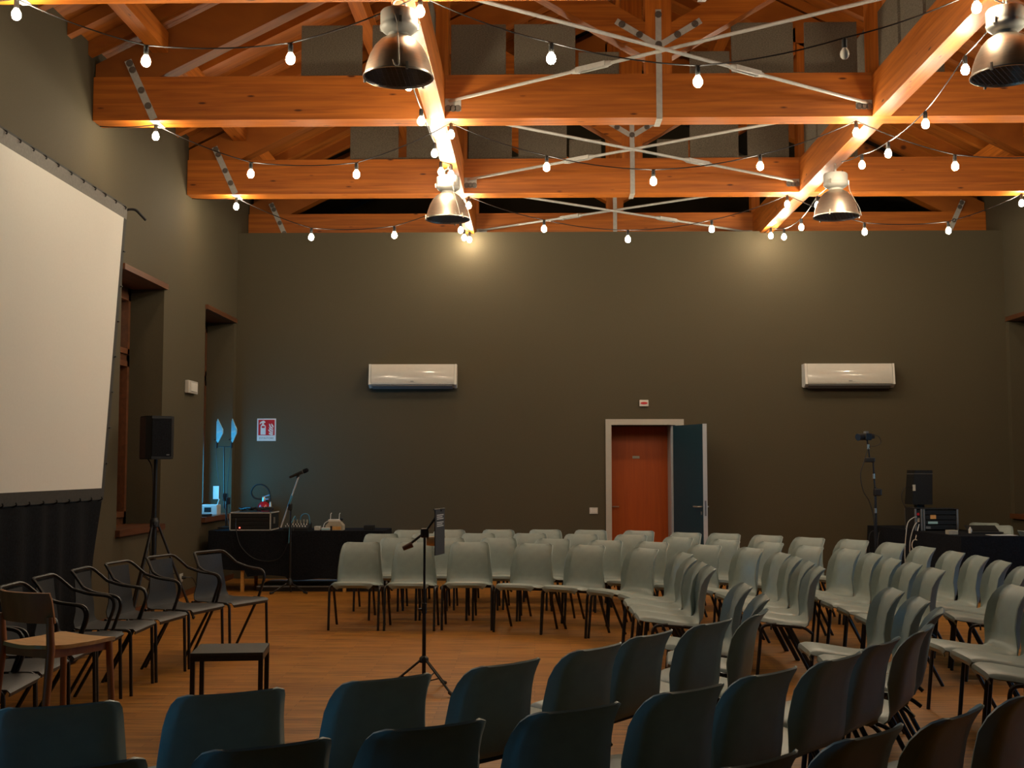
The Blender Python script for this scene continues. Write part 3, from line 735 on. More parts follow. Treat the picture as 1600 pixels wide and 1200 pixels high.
# ------------------------------------------------------------ things on the back wall
RW = (radians(90), 0, 0)
def aircon(x0, x1, lab):
    t = thing('air_conditioner', lab, 'air conditioner', ((x0 + x1) / 2, YB, 2.63), 0, 'wall air conditioners')
    z0, z1 = 2.635, 2.962; d = .235
    obj('body', MB().prism([(YB, z0 + .02), (YB - .12, z0), (YB - d + .02, z0 + .045), (YB - d + .055, z1 - .01), (YB - d + .09, z1), (YB, z1)], x0, x1, 'x'), M['white'], t)
    P = [[(x, y, z) for x in (x0 + .03, (x0 + x1) / 2, x1 - .03)] for y, z in ((YB - d + .012, z0 + .052), (YB - d + .006, z0 + .075), (YB - d + .024, z0 + .18), (YB - d + .044, z1 - .012), (YB - d + .06, z1 + .001))]
    obj('front_panel', MB().sheet(P, .012), M['white'], t)
    obj('air_flap', MB().prism([(YB - d + .028, z0 + .034), (YB - .13, z0 - .006), (YB - .125, z0 - .012), (YB - d + .020, z0 + .026)], x0 + .04, x1 - .05, 'x'), M['grey'], t)
    for xa, xb in ((x0 - .006, x0 + .022), (x1 - .022, x1 + .006)):
        obj('end_cap', MB().prism([(YB, z0 + .018), (YB - .125, z0 - .003), (YB - d + .012, z0 + .043), (YB - d + .05, z1 + .002), (YB, z1 + .002)], xa, xb, 'x'), M['whitem'], t)
    obj('badge', MB().box((x0 + x1) / 2 - .025, (x0 + x1) / 2 + .02, YB - d - .011, YB - d - .002, z0 + .083, z0 + .091), M['signd'], t)
aircon(-2.284, -1.08, 'white wall air conditioner to the left of the doorway with several lamp glints')
aircon(3.724, 4.938, 'white wall air conditioner above the camera stand, right of the doorway')
sg = thing('fire_sign', 'red and white fire extinguisher sign reading ESTINTORE', 'sign', (-3.745, YB, 1.9))
x0, x1, z0, z1 = -3.876, -3.611, 1.906, 2.219
obj('plate', MB().rbox(x0, x1, YB - .004, YB, z0, z1, .001), M['signw'], sg)
obj('red_field', MB().box(x0 + .018, x1 - .018, YB - .006, YB - .004, z0 + .078, z1 - .018), M['red'], sg)
def onsign(u, v): return (x0 + u * (x1 - x0), z1 - v * (z1 - z0))
def poly(pts): return [onsign(u, v) for u, v in pts]
pm = MB()
pm.prism(poly([(.19, .72), (.19, .36), (.22, .29), (.27, .27), (.27, .20), (.22, .21), (.16, .26), (.13, .25), (.16, .17), (.24, .12), (.34, .09), (.40, .12), (.44, .15), (.43, .19), (.36, .20), (.36, .27), (.42, .29), (.46, .36), (.46, .72)][::-1]), YB - .008, YB - .006)
obj('extinguisher_pictogram', pm, M['signw'], sg)
obj('label_mark', MB().box(onsign(.25, 0)[0], onsign(.41, 0)[0], YB - .0095, YB - .008, onsign(0, .42)[1], onsign(0, .34)[1]), M['red'], sg)
fm = MB()
for pts in ([(.62, .64), (.86, .66), (.85, .72), (.74, .74), (.64, .70)], [(.58, .50), (.64, .50), (.74, .58), (.87, .58), (.85, .63), (.72, .64), (.63, .57)],
            [(.62, .38), (.68, .42), (.76, .48), (.87, .49), (.86, .55), (.75, .55), (.66, .49)], [(.63, .23), (.70, .26), (.72, .34), (.80, .40), (.86, .42), (.84, .46), (.74, .44), (.66, .36)], [(.76, .21), (.82, .27), (.88, .35), (.87, .40), (.79, .35), (.75, .27)]):
    fm.prism(poly(pts), YB - .008, YB - .006)
obj('flame_pictogram', fm, M['signw'], sg)
text('lettering', 'ESTINTORE', .040, (-3.7435, YB - .0045, 1.930), RW, M['signd'], sg)
em = thing('alarm_plate', 'small white alarm plate with a red oval above the doorway', 'sign', (1.524, YB, 2.384))
obj('plate', MB().rbox(1.462, 1.586, YB - .03, YB, 2.384, 2.473, .006), M['whitem'], em)
ov = [(1.524 + .050 * cos(2 * pi * k / 20), 2.428 + .017 * sin(2 * pi * k / 20)) for k in range(20)]
obj('red_oval', MB().prism(ov, YB - .034, YB - .03), M['red'], em)
sw = thing('light_switch', 'white light switch plate on the back wall left of the doorway', 'switch', (.82, YB, .895))
obj('plate', MB().rbox(.761, .876, YB - .012, YB, .895, .983, .003), M['white'], sw)
for k in range(3): obj('rocker', MB().rbox(.776 + .0295 * k, .802 + .0295 * k, YB - .016, YB - .012, .912, .966, .001), M['whitem'], sw)
fe = thing('fire_extinguisher', 'red fire extinguisher on the wall behind the flight case', 'extinguisher', (-3.74, 16.29, .55))
c = (-3.74, 16.29, 0)
obj('cylinder', MB().lathe([(.001, .55), (.085, .55), (.09, .57), (.09, .97), (.080, 1.02), (.05, 1.055), (.025, 1.065), (.022, 1.09), (.001, 1.09)], c, 20), M['redgloss'], fe)
obj('valve', MB().lathe([(.001, 1.07), (.028, 1.07), (.028, 1.12), (.016, 1.14), (.001, 1.14)], c, 12), M['handle'], fe)
obj('lever', MB().bar((-3.74, 16.29, 1.13), (-3.65, 16.25, 1.16), .02, .012).bar((-3.74, 16.29, 1.10), (-3.66, 16.25, 1.10), .02, .012), M['redgloss'], fe)
obj('hose', MB().tube(spline([(-3.77, 16.27, 1.10), (-3.86, 16.24, 1.12), (-3.90, 16.22, 1.20), (-3.84, 16.2, 1.29), (-3.74, 16.2, 1.30), (-3.665, 16.21, 1.24), (-3.640, 16.22, 1.15), (-3.635, 16.22, 1.05)], 6), .011, 8), M['rubber'], fe)
obj('nozzle', MB().tube([(-3.635, 16.22, 1.07), (-3.632, 16.22, .95)], [.010, .020], 10), M['whitem'], fe)
obj('wall_bracket', MB().box(-3.76, -3.72, 16.37, 16.4, .8, 1.1), M['blackm'], fe)

# ------------------------------------------------------------ the black cloth table by the window and what stands on it
TX0, TX1, TY0, TY1, TZ = -4.05, -1.87, 14.66, 15.42, .745
tb = thing('equipment_table', 'long folding table hidden under black cloth below the second window', 'table', (-2.96, 15.04, 0))
obj('table_top', MB().box(TX0, TX1, TY0, TY1, .715, TZ), M['chairwood'], tb)
for x in (-3.62, -2.35):
    for y in (TY0 - .012, TY1 - .05): obj('leg', MB().box(x - .02, x + .02, y, y + .04, 0, .715), M['seatwood'], tb)
def cloth(x0, x1, y0, y1, zt, hem):
    "cloth lying on a table top and hanging on all sides; hem(t) = height of the lower edge"
    per = []; n = 140
    Lx, Ly = x1 - x0, y1 - y0; tot = 2 * (Lx + Ly)
    for k in range(n):
        d = tot * k / n
        if d < Lx: p = (x0 + d, y0, 0, -1)
        elif d < Lx + Ly: p = (x1, y0 + d - Lx, 1, 0)
        elif d < 2 * Lx + Ly: p = (x1 - (d - Lx - Ly), y1, 0, 1)
        else: p = (x0, y1 - (d - 2 * Lx - Ly), -1, 0)
        per.append((p, d))
    mb = MB(); rows = 7; vs = []
    for i in range(rows):
        f = i / (rows - 1)
        for p, d in per:
            h = hem(p[0], p[1]); z = zt + .006 - (zt - h) * f
            o = .012 + f * (.022 + .020 * sin(d * 11 + 1.3 * sin(d * 3.1)))
            vs.append((p[0] + p[2] * o, p[1] + p[3] * o, z))
    fs = [(i * n + k, i * n + (k + 1) % n, (i + 1) * n + (k + 1) % n, (i + 1) * n + k) for i in range(rows - 1) for k in range(n)]
    mb.add(vs, fs, True)
    mb.add([v for v in vs[:n]], [tuple(range(n))], False)
    return mb
tag(obj('tablecloth', cloth(TX0, TX1, TY0, TY1, TZ, lambda x, y: (.27 if x < -3.55 else (.19 if x < -3.05 else .15)) + .012 * sin(9 * x)), M['cloth']), 'black cloth draped over the long table beside the second window', 'tablecloth')
rs = thing('low_riser', 'low platform with pale top and black edge under the cloth table', 'platform', (-2.68, 15.1, 0))
obj('riser_frame', MB().box(-3.46, -1.90, 14.74, 15.6, 0, .052), M['blackm'], rs)
obj('riser_top', MB().box(-3.46, -1.90, 14.74, 15.6, .052, .066), M['dock'], rs)
TC = TZ + .006
def cab(name, pts, lab, m='cable', r=.006, n=6, cat='cable'): return tag(obj(name, MB().tube(spline(pts, n), r, 6), M[m]), lab, cat)
fc = thing('flight_case', 'black flight case rack with pale metal edges on the cloth table', 'flight case', (-3.50, 14.95, TC))
fx0, fx1, fy0, fy1, fz0, fz1 = -3.81, -3.29, 14.72, 15.2, TC, TC + .225
obj('case_body', MB().box(fx0 + .006, fx1 - .006, fy0 + .012, fy1, fz0 + .004, fz1 - .004), M['black'], fc)
ed = MB()
for z in (fz0, fz1 - .012):
    ed.box(fx0, fx1, fy0, fy0 + .014, z, z + .012)
    ed.box(fx1 - .012, fx1, fy0, fy1, z, z + .012); ed.box(fx0, fx0 + .012, fy0, fy1, z, z + .012)
for x in (fx0, fx1 - .014): ed.box(x, x + .014, fy0, fy0 + .014, fz0, fz1)
obj('metal_edge', ed, M['steel'], fc)
for k in range(4): obj('rack_unit', MB().rbox(fx0 + .03, fx1 - .03, fy0 + .002, fy0 + .02, fz0 + .018 + .049 * k, fz0 + .062 + .049 * k, .002), M['black'], fc)
for x in (fx1 - .001,):
    obj('latch', MB().rbox(x, x + .012, 14.85, 14.93, fz0 + .08, fz0 + .16, .003), M['handle'], fc)
obj('power_light', MB().ball((-3.68, fy0 + .0, fz0 + .035), .009, 8, 5), M['led'], fc)
pts = []
for k in range(90):
    a = k * .37; pts.append((-3.53 + (.17 + .05 * sin(k * 1.7)) * cos(a), 14.96 + (.14 + .04 * sin(k * 2.3)) * sin(a), fz1 + .010 + .030 * abs(sin(k * .61)) + .0002 * k))
tag(obj('cable_coil', MB().tube(pts, .008, 6), M['cable']), 'heap of black cables lying on the flight case', 'cable')
cab('patch_cable', [(-3.72, 14.70, TC + .15), (-3.70, 14.64, TC), (-3.62, 14.60, .55), (-3.42, 14.59, .40), (-3.15, 14.60, .42), (-3.02, 14.64, .70), (-3.0, 14.72, TC + .03)], 'thin cable looping down the front of the black tablecloth', 'cable', .005)
# radio antennas on a stand, receiver box and notice at the window
an = thing('antenna_stand', 'black stand with a cross bar holding two blue paddle antennas', 'antenna stand', (-4.01, 15.30, TC))
obj('pole', MB().tube([(-4.0, 15.30, TC), (-4.0, 15.30, 1.14)], .013, 8), M['blackm'], an)
obj('pole', MB().tube([(-4.03, 15.30, 1.0), (-4.045, 15.30, 1.805)], .008, 8), M['blackm'], an)
obj('clamp', MB().rbox(-4.05, -3.985, 15.275, 15.325, 1.10, 1.20, .01), M['black'], an)
obj('clamp', MB().rbox(-4.0, -3.95, 15.265, 15.315, 1.06, 1.15, .01), M['black'], an)
obj('foot', MB().lathe([(.001, 0), (.11, 0), (.11, .012), (.02, .03), (.001, .03)], (-4.0, 15.30, TC), 16), M['blackm'], an)
obj('cross_bar', MB().tube([(-4.16, 15.33, 1.806), (-3.93, 15.27, 1.806)], .006, 6), M['blackm'], an)
for x, y, s in ((-4.155, 15.33, 1), (-3.945, 15.275, .72)):
    P = [(0, 0), (0, .27), (.02, .31), (.12, .17), (.12, .12), (.035, 0)]
    mb = MB(); d = Vector((.62 * s, -.42, 0)).normalized()
    pts = [Vector((x, y, 1.86)) + d * (a * 1.05) + Vector((0, 0, b)) for a, b in P]; nv_ = Vector((-d.y, d.x, 0)) * .004
    n = len(pts); mb.add([p - nv_ for p in pts] + [p + nv_ for p in pts], [tuple(range(n)), tuple(range(2 * n - 1, n - 1, -1))] + [(i, i + n, (i + 1) % n + n, (i + 1) % n) for i in range(n)])
    pa = obj('paddle', mb, M['paddle'], an)
    obj('paddle_stripe', MB().bar(pts[0] + d * .01 + Vector((0, 0, .135)) - nv_ * 1.4, pts[0] + d * .11 + Vector((0, 0, .15)) - nv_ * 1.4, .003, .022), M['signw'], pa)
    obj('grip', MB().tube([(x + .005, y, 1.79), (x + .01, y, 1.875)], .016, 8), M['black'], an)
    obj('tilt_knob', MB().tube([(x - .03, y - .01, 1.90), (x - .012, y - .005, 1.90)], .012, 8), M['black'], an)
cab('antenna_cable', [(-4.15, 15.31, 1.79), (-4.13, 15.29, 1.55), (-4.07, 15.28, 1.2), (-4.03, 15.27, 1.12), (-3.98, 15.26, .9), (-3.92, 15.2, TC + .01)], 'thin cable hanging from the near paddle antenna', 'cable', .004)
cab('antenna_cable', [(-3.94, 15.26, 1.79), (-3.97, 15.26, 1.5), (-3.985, 15.27, 1.2), (-3.94, 15.27, .95), (-3.88, 15.18, TC + .01)], 'thin cable hanging from the paddle antenna nearer the corner', 'cable', .004)
rc = thing('receiver_box', 'white receiver box with small display and two stub aerials on the window sill', 'receiver', (-4.30, 15.62, ZS))
obj('box', MB().rbox(-4.42, -4.19, 15.55, 15.74, ZS, ZS + .135, .008), M['whitem'], rc)
obj('display', MB().box(-4.36, -4.27, 15.547, 15.55, ZS + .04, ZS + .10), M['black'], rc)
for x, l in ((-4.41, -.03), (-4.20, .03)): obj('aerial', MB().tube([(x, 15.60, ZS + .12), (x + l, 15.58, ZS + .21)], .009, 7), M['whitem'], rc)
tag(obj('sill_device', MB().rbox(-4.40, -4.16, 14.98, 15.20, ZS, ZS + .03, .006), M['black']), 'flat black device lying on the sill of the second window', 'device')
nt = tag(obj('notice_sheet', MB().rbox(-4.44, -4.36, 16.255, 16.268, 1.10, 1.28, .001), M['signw']), 'small white sheet on the window reveal behind the antenna stand', 'notice')
# microphone stand in front of the table
ms = thing('microphone_stand', 'black boom microphone stand before the cloth table', 'microphone stand', (-3.0, 14.52, 0))
obj('pole', MB().tube([(-3.0, 14.52, .10), (-3.0, 14.52, 1.06)], .011, 8), M['blackm'], ms)
obj('pole_sleeve', MB().tube([(-3.0, 14.52, .10), (-3.0, 14.52, .62)], .016, 8), M['blackm'], ms)
obj('boom', MB().tube([(-3.12, 14.52, .80), (-2.91, 14.52, 1.42)], .009, 8), M['steel'], ms)
obj('boom_sleeve', MB().tube([(-3.03, 14.52, 1.06), (-2.985, 14.52, 1.19)], .013, 8), M['cableb'], ms)
obj('clutch', MB().rbox(-3.03, -2.985, 14.49, 14.55, 1.01, 1.09, .01), M['black'], ms)
obj('hub', MB().lathe([(.012, .09), (.035, .10), (.035, .15), (.012, .19)], (-3.0, 14.52, 0), 12), M['black'], ms)
for a in (215, 335, 95):
    c, s = cos(radians(a)), sin(radians(a))
    obj('leg', MB().tube([(-3 + .02 * c, 14.52 + .02 * s, .13), (-3 + (.24 if s < .9 else .12) * c, 14.52 + (.24 if s < .9 else .12) * s, .012)], .009, 7), M['blackm'], ms)
    obj('foot', MB().tube([(-3 + (.21 if s < .9 else .1) * c, 14.52 + (.21 if s < .9 else .1) * s, .022), (-3 + (.26 if s < .9 else .13) * c, 14.52 + (.26 if s < .9 else .13) * s, .014)], .014, 7), M['rubber'], ms)
mi = thing('microphone', 'black handheld microphone clipped on the boom stand', 'microphone', (-2.9, 14.52, 1.45))
obj('handle', MB().tube([(-3.02, 14.52, 1.415), (-2.86, 14.52, 1.482)], [.013, .022], 10), M['black'], mi)
obj('clip', MB().tube([(-2.93, 14.52, 1.405), (-2.91, 14.52, 1.46)], [.012, .022], 8), M['rubber'], mi)
obj('collar', MB().tube([(-2.86, 14.52, 1.482), (-2.852, 14.52, 1.485)], .025, 10), M['grey'], mi)
obj('grille_head', MB().tube([(-2.852, 14.52, 1.485), (-2.82, 14.52, 1.499), (-2.795, 14.52, 1.509), (-2.788, 14.52, 1.512)], [.025, .028, .022, .008], 12), M['cloth'], mi)
# small gear on the table
mx = thing('mixer', 'small audio mixer with pale knobs and blue leads on the cloth table', 'mixer', (-3.0, 14.9, TC))
obj('case', MB().prism([(14.74, TC), (15.02, TC), (15.02, TC + .085), (14.74, TC + .03)], -3.14, -2.83, 'x'), M['black'], mx)
for k in range(8):
    for j in range(2):
        y = 14.80 + .10 * j; z = TC + .03 + .055 * (y - 14.74) / .28
        obj('knob', MB().lathe([(.001, .02), (.007, .02), (.008, 0), (.001, 0)], (-3.12 + .035 * k, y, z + .001), 8), M['whitem'], mx)
for k in range(6): obj('jack_plug', MB().tube([(-3.10 + .043 * k, 14.99, TC + .08), (-3.10 + .043 * k, 14.985, TC + .125)], .009, 7), M['carton'], mx)
cab('blue_lead', [(-3.03, 14.97, TC + .12), (-3.03, 14.93, TC + .17), (-3.035, 14.80, TC + .12), (-3.04, 14.66, TC + .03), (-3.04, 14.62, .6)], 'blue lead running from the mixer over the table front', 'cableb', .006)
cab('blue_lead', [(-2.97, 14.97, TC + .12), (-2.95, 14.96, TC + .18), (-2.90, 14.96, TC + .20), (-2.86, 14.97, TC + .17), (-2.85, 14.98, TC + .05), (-2.87, 15.05, TC + .01)], 'blue lead arching over the mixer', 'cableb', .006)
tag(obj('small_box', MB().rbox(-2.76, -2.69, 14.80, 14.90, TC, TC + .05, .004), M['whitem']), 'small white box on the cloth table next to the mixer', 'box')
aw = thing('power_adapter', 'small white adapter with a lit band on the cloth table', 'adapter', (-2.61, 14.80, TC))
obj('case', MB().rbox(-2.665, -2.555, 14.76, 14.84, TC, TC + .035, .004), M['whitem'], aw)
obj('band', MB().box(-2.66, -2.56, 14.757, 14.76, TC + .008, TC + .026), M['paddle'], aw)
bx = thing('beige_box', 'beige open carton with an aerial device on top, on the cloth table', 'box', (-2.5, 14.9, TC))
bm_ = MB(); bm_.prism([(-2.615, TC), (-2.40, TC), (-2.40, TC + .06), (-2.44, TC + .105), (-2.575, TC + .105), (-2.615, TC + .06)], 14.78, 14.96)
obj('carton', bm_, M['carton'], bx)
obj('opening', MB().box(-2.54, -2.42, 14.777, 14.78, TC + .006, TC + .05), M['copper'], bx)
obj('opening_shadow', MB().box(-2.555, -2.53, 14.774, 14.78, TC + .0, TC + .055), M['black'], bx)  # black strip standing in for the shadow at the carton's opening
ro = thing('aerial_device', 'pale device with two short aerials standing on the beige carton', 'device', (-2.5, 14.87, TC + .105))
obj('body', MB().rbox(-2.59, -2.44, 14.81, 14.93, TC + .105, TC + .135, .01), M['whitem'], ro)
for x in (-2.57, -2.46): obj('aerial', MB().tube([(x, 14.87, TC + .13), (x + .004, 14.865, TC + .20), (x + .015, 14.865, TC + .215)], .006, 6), M['whitem'], ro)
obj('knob', MB().ball((-2.425, 14.84, TC + .14), .022, 8, 6), M['black'], ro)
cab('device_lead', [(-2.58, 14.85, TC + .12), (-2.63, 14.82, TC + .09), (-2.65, 14.79, TC + .03), (-2.67, 14.82, TC + .01)], 'short pale lead beside the beige carton', 'cablew', .005)
tag(obj('black_box', MB().rbox(-2.15, -2.02, 14.86, 14.98, TC, TC + .06, .005), M['black']), 'little black box near the free end of the cloth table', 'box')

# ------------------------------------------------------------ music stand in the middle of the floor
mu = thing('music_stand', 'thin black tripod stand alone in the middle of the floor', 'stand', (-.765, 8.24, 0))
cx, cy = -.765, 8.24
obj('pole', MB().tube([(cx, cy, .05), (cx, cy, .56)], .0135, 8), M['blackm'], mu)
obj('pole', MB().tube([(cx, cy, .55), (cx, cy, 1.075)], .0085, 8), M['blackm'], mu)
obj('clutch', MB().tube([(cx, cy, .53), (cx, cy, .60)], .018, 10), M['black'], mu)
obj('clutch_knob', MB().tube([(cx - .015, cy, .555), (cx - .04, cy - .01, .555)], .010, 8), M['black'], mu)
obj('hub', MB().lathe([(.01, .19), (.033, .195), (.033, .225), (.015, .24)], (cx, cy, 0), 12), M['black'], mu)
for a, R in ((196, .28), (-47, .31), (62, .26)):
    c, s = cos(radians(a)), sin(radians(a))
    obj('leg', MB().tube([(cx + .025 * c, cy + .025 * s, .21), (cx + R * c, cy + R * s, .015)], .0085, 7), M['blackm'], mu)
    obj('foot', MB().tube([(cx + (R - .03) * c, cy + (R - .03) * s, .03), (cx + (R + .02) * c, cy + (R + .02) * s, .012)], .013, 7), M['rubber'], mu)
    obj('brace', MB().tube([(cx, cy, .06), (cx + R * .55 * c, cy + R * .55 * s, .108)], .005, 6), M['blackm'], mu)
obj('swivel', MB().rbox(cx - .028, cx + .03, cy - .02, cy + .02, 1.05, 1.115, .012), M['black'], mu)
obj('boom', MB().tube([(cx - .13, cy, .985), (cx, cy, 1.085), (cx + .115, cy, 1.245)], .009, 8), M['blackm'], mu)
obj('counterweight', MB().tube([(cx - .15, cy, .975), (cx - .085, cy, 1.005)], [.016, .022], 9), M['trim'], mu)
sb = thing('hanging_sign', 'dark narrow card with pale print hung from the music stand', 'sign', (-.655, 8.24, .93))
P = [(-.686, 1.245), (-.682, .93)]
d = Vector((.22, .95, 0)).normalized() * .21; o0 = Vector((-.683, 8.12, 0))
def card(u, z, off=0.0): p = o0 + d * u + Vector((d.y, -d.x, 0)).normalized() * off; return (p.x, p.y, z)
def cardbox(u0, u1, za, zb, t0, t1): return MB().add([card(u, z, t) for z in (za, zb) for t in (t0, t1) for u in (u0, u1)], [(0, 2, 3, 1), (4, 5, 7, 6), (0, 1, 5, 4), (2, 6, 7, 3), (0, 4, 6, 2), (1, 3, 7, 5)])
obj('card', cardbox(0, 1, .935, 1.245, -.004, .004), M['poster'], sb)
pr = MB()
for zc in (1.195, 1.145):
    for k in range(3):
        q = cardbox(.14, .86 - .12 * (k % 2), zc - .016 + .013 * k, zc - .008 + .013 * k, .0042, .005); pr.add(q.v, q.f)
o = obj('print', pr, M['signw'], sb); o['label'] = 'two blocks of pale printed lines'
obj('rail', MB().tube([card(-.12, 1.25), card(1.05, 1.25)], .006, 6), M['blackm'], sb)
cu = thing('amber_cup', 'amber paper cup held behind the hanging card on the music stand', 'cup', (-.71, 8.26, 1.0))
obj('cup', MB().lathe([(.030, 0), (.036, .075), (.034, .075), (.028, .004), (.001, .003), (.001, 0)], (0, 0, 0), 18, 'x'), M['copper'], cu, world=False)
cu.location = (-.752, 8.265, 1.025)
obj('holder', MB().tube([(0.0, 0, .03), (-.004, -.01, .055)], .005, 6), M['blackm'], cu, world=False)

# ------------------------------------------------------------ camera on its stand
cs = thing('camera_stand', 'tall thin black stand carrying a small camera near the equipment table', 'stand', (4.17, 14.55, 0))
bx_, by_ = 4.17, 14.55
obj('pole', MB().tube([(bx_, by_, .05), (bx_, by_, 1.30)], .014, 8), M['blackm'], cs)
obj('pole', MB().tube([(bx_ - .005, by_, 1.28), (bx_ - .02, by_, 1.66)], .010, 8), M['blackm'], cs)
obj('pole', MB().tube([(bx_ - .055, by_, 1.62), (bx_ - .085, by_, 1.87)], .009, 8), M['blackm'], cs)
obj('clamp', MB().rbox(bx_ - .12, bx_ - .0, by_ - .03, by_ + .03, 1.60, 1.66, .012), M['black'], cs)
obj('clamp', MB().rbox(bx_ - .02, bx_ + .075, by_ - .03, by_ + .03, 1.19, 1.28, .015), M['black'], cs)
for z, x in ((1.76, -.072), (1.40, -.012), (.98, 0.0)): obj('pole_band', MB().tube([(bx_ + x, by_, z), (bx_ + x - .002, by_, z + .06)], .0155, 8), M['handle'], cs)
for a in (200, 330, 80):
    c, s = cos(radians(a)), sin(radians(a)); obj('leg', MB().tube([(bx_ + .02 * c, by_ + .02 * s, .45), (bx_ + .36 * c, by_ + .36 * s, .012)], .010, 7), M['blackm'], cs)
ca = thing('video_camera', 'small black camera with a hood on top of the tall stand', 'camera', (4.07, 14.55, 1.87), radians(30))
obj('body', MB().rbox(-.045, .055, -.05, .05, 0, .085, .01), M['black'], ca, world=False)
obj('lens_hood', MB().tube([(-.04, 0, .045), (-.09, 0, .04), (-.135, 0, .035)], [.034, .038, .044], 12), M['black'], ca, world=False)
obj('shoe_mount', MB().rbox(-.02, .03, -.02, .02, .085, .11, .004), M['grey'], ca, world=False)
obj('side_monitor', MB().rbox(.05, .13, -.02, -.005, .02, .08, .004), M['black'], ca, world=False)
cab('camera_cable', [(4.13, 14.54, 1.93), (4.22, 14.54, 1.92), (4.25, 14.54, 1.84), (4.18, 14.54, 1.80), (4.10, 14.54, 1.78), (4.04, 14.53, 1.62), (3.99, 14.53, 1.45), (4.02, 14.53, 1.25), (4.09, 14.53, 1.12), (4.14, 14.53, .9), (4.15, 14.53, .5), (4.2, 14.5, .012)], 'thin black cable looping from the camera down its stand', 'cable', .005)

# ------------------------------------------------------------ the equipment table on the doorway side
EX0, EX1, EY0, EY1 = 4.88, 5.62, 13.66, 16.22
def skew(mb):
    "the table stands slightly askew"
    mb.v = [(x - .13 * (y - 13.6), y, z) for x, y, z in mb.v]; return mb
et = thing('equipment_table', 'long table under black cloth with racks and laptop beside the camera stand', 'table', (5.27, 15, 0))
obj('table_top', skew(MB().box(EX0, EX1, EY0, EY1, .715, TZ)), M['chairwood'], et)
for x in (EX0 + .06, EX1 - .06):
    for y in (EY0 + .1, EY1 - .1): obj('leg', skew(MB().box(x - .02, x + .02, y - .02, y + .02, 0, .715)), M['blackm'], et)
tag(obj('tablecloth', skew(cloth(EX0, EX1, EY0, EY1, TZ, lambda x, y: .06 + .015 * sin(7 * y))), M['cloth']), 'black cloth draped over the equipment table with the laptop', 'tablecloth')
def rack(x0, x1, y0, y1, z1, lab, shelves):
    t = thing('equipment_rack', lab, 'rack', ((x0 + x1) / 2, y0, TC))
    for x in (x0, x1 - .022):
        for y in (y0, y1 - .02): obj('rail', MB().rbox(x, x + .022, y, y + .02, TC, z1, .002), M['handle'], t)
    obj('side_panel', MB().box(x0, x0 + .01, y0 + .02, y1 - .02, TC + .01, z1), M['black'], t)
    obj('side_panel', MB().box(x1 - .01, x1, y0 + .02, y1 - .02, TC + .01, z1), M['black'], t)
    obj('lid', MB().box(x0, x1, y0, y1, z1, z1 + .01), M['black'], t)
    for k, mm in enumerate(shelves):
        z = TC + .015 + k * (z1 - TC - .02) / len(shelves)
        obj('rack_unit', MB().rbox(x0 + .026, x1 - .026, y0 + .01, y1 - .03, z, z + (z1 - TC - .02) / len(shelves) - .008, .003), M['black'], t)
        if mm: obj('front_label', MB().box(x0 + .03 + .03 * k * (x1 - x0 > .2), x0 + .03 + .03 * k * (x1 - x0 > .2) + mm[1], y0 + .007, y0 + .01, z + .008, z + .008 + mm[2]), M[mm[0]], t)
    return t
rack(4.74, 4.835, 14.85, 15.25, TC + .27, 'open rack with pale uprights and red lit labels at the stage-side edge of the table', [None, ('carton', .03, .05), ('red', .03, .03)])
rack(4.845, 5.28, 14.85, 15.22, TC + .265, 'second rack with blue lit uprights, beside the laptop on the equipment table', [('signd', .06, .03), ('paddle', .12, .03), ('copper', .07, .05), None])
mo = thing('monitor_case', 'tall black speaker box seen from behind above the racks', 'speaker', (5.09, 15.75, TC), radians(4))
obj('cabinet', MB().prism([(-.145, TC + .30), (.125, TC + .30), (.135, TC + .75), (-.105, TC + .75)], -.13, .13), M['black'], mo, world=False)
for ch in list(mo.children): ch.location.z = -TC
obj('top_ridge', MB().box(-.11, .135, -.135, .13, .70, .705), M['grey'], mo, world=False)
obj('connector_panel', MB().box(-.135, -.10, -.136, -.128, .48, .56), M['whitem'], mo, world=False)
obj('stand_column', MB().box(-.05, .05, -.05, .05, 0.012, .30), M['blackm'], mo, world=False)
obj('stand_base', MB().rbox(-.14, .12, -.12, .12, 0, .014, .004), M['blackm'], mo, world=False)
cab('speaker_lead', [(4.96, 15.60, TC + .52), (4.86, 15.58, TC + .53), (4.80, 15.56, TC + .42), (4.84, 15.55, TC + .28), (4.95, 15.5, TC + .2), (5.0, 15.4, TC + .02)], 'thin black lead hooped at the back of the speaker box', 'cable', .005)
tag(obj('grey_box', MB().rbox(4.86, 4.97, 14.0, 14.12, TC, TC + .05, .004), M['carton']), 'small grey box at the front edge of the equipment table', 'box')
lp = thing('laptop', 'open dark laptop seen from behind on the equipment table', 'laptop', (5.42, 14.35, TC), radians(172))
obj('base', MB().rbox(-.18, .18, -.12, .12, 0, .018, .004), M['black'], lp, world=False)
P = [[(x, -.12 - .095 * k, .018 + .026 * k) for x in (-.18, 0, .18)] for k in range(3)]
obj('screen_lid', MB().sheet(P, .008), M['black'], lp, world=False)
tag(obj('paper_sheet', MB().rbox(5.28, 5.58, 13.78, 13.99, TC + .001, TC + .003, .0005), M['signw']), 'white paper lying on the near end of the equipment table', 'paper')
tag(obj('small_bottle', MB().lathe([(.001, 0), (.022, 0), (.022, .05), (.010, .062), (.010, .075), (.001, .075)], (5.22, 14.3, TC), 12), M['white']), 'tiny white bottle on the equipment table between racks and laptop', 'bottle')
cab('pale_cable', [(4.76, 14.84, TC + .17), (4.70, 14.80, TC + .16), (4.63, 14.78, TC + .10), (4.60, 14.77, .70), (4.58, 14.77, .45), (4.60, 14.78, .2), (4.62, 14.8, .01)], 'pale cable hanging in a long bow from the first rack', 'cablew', .006)
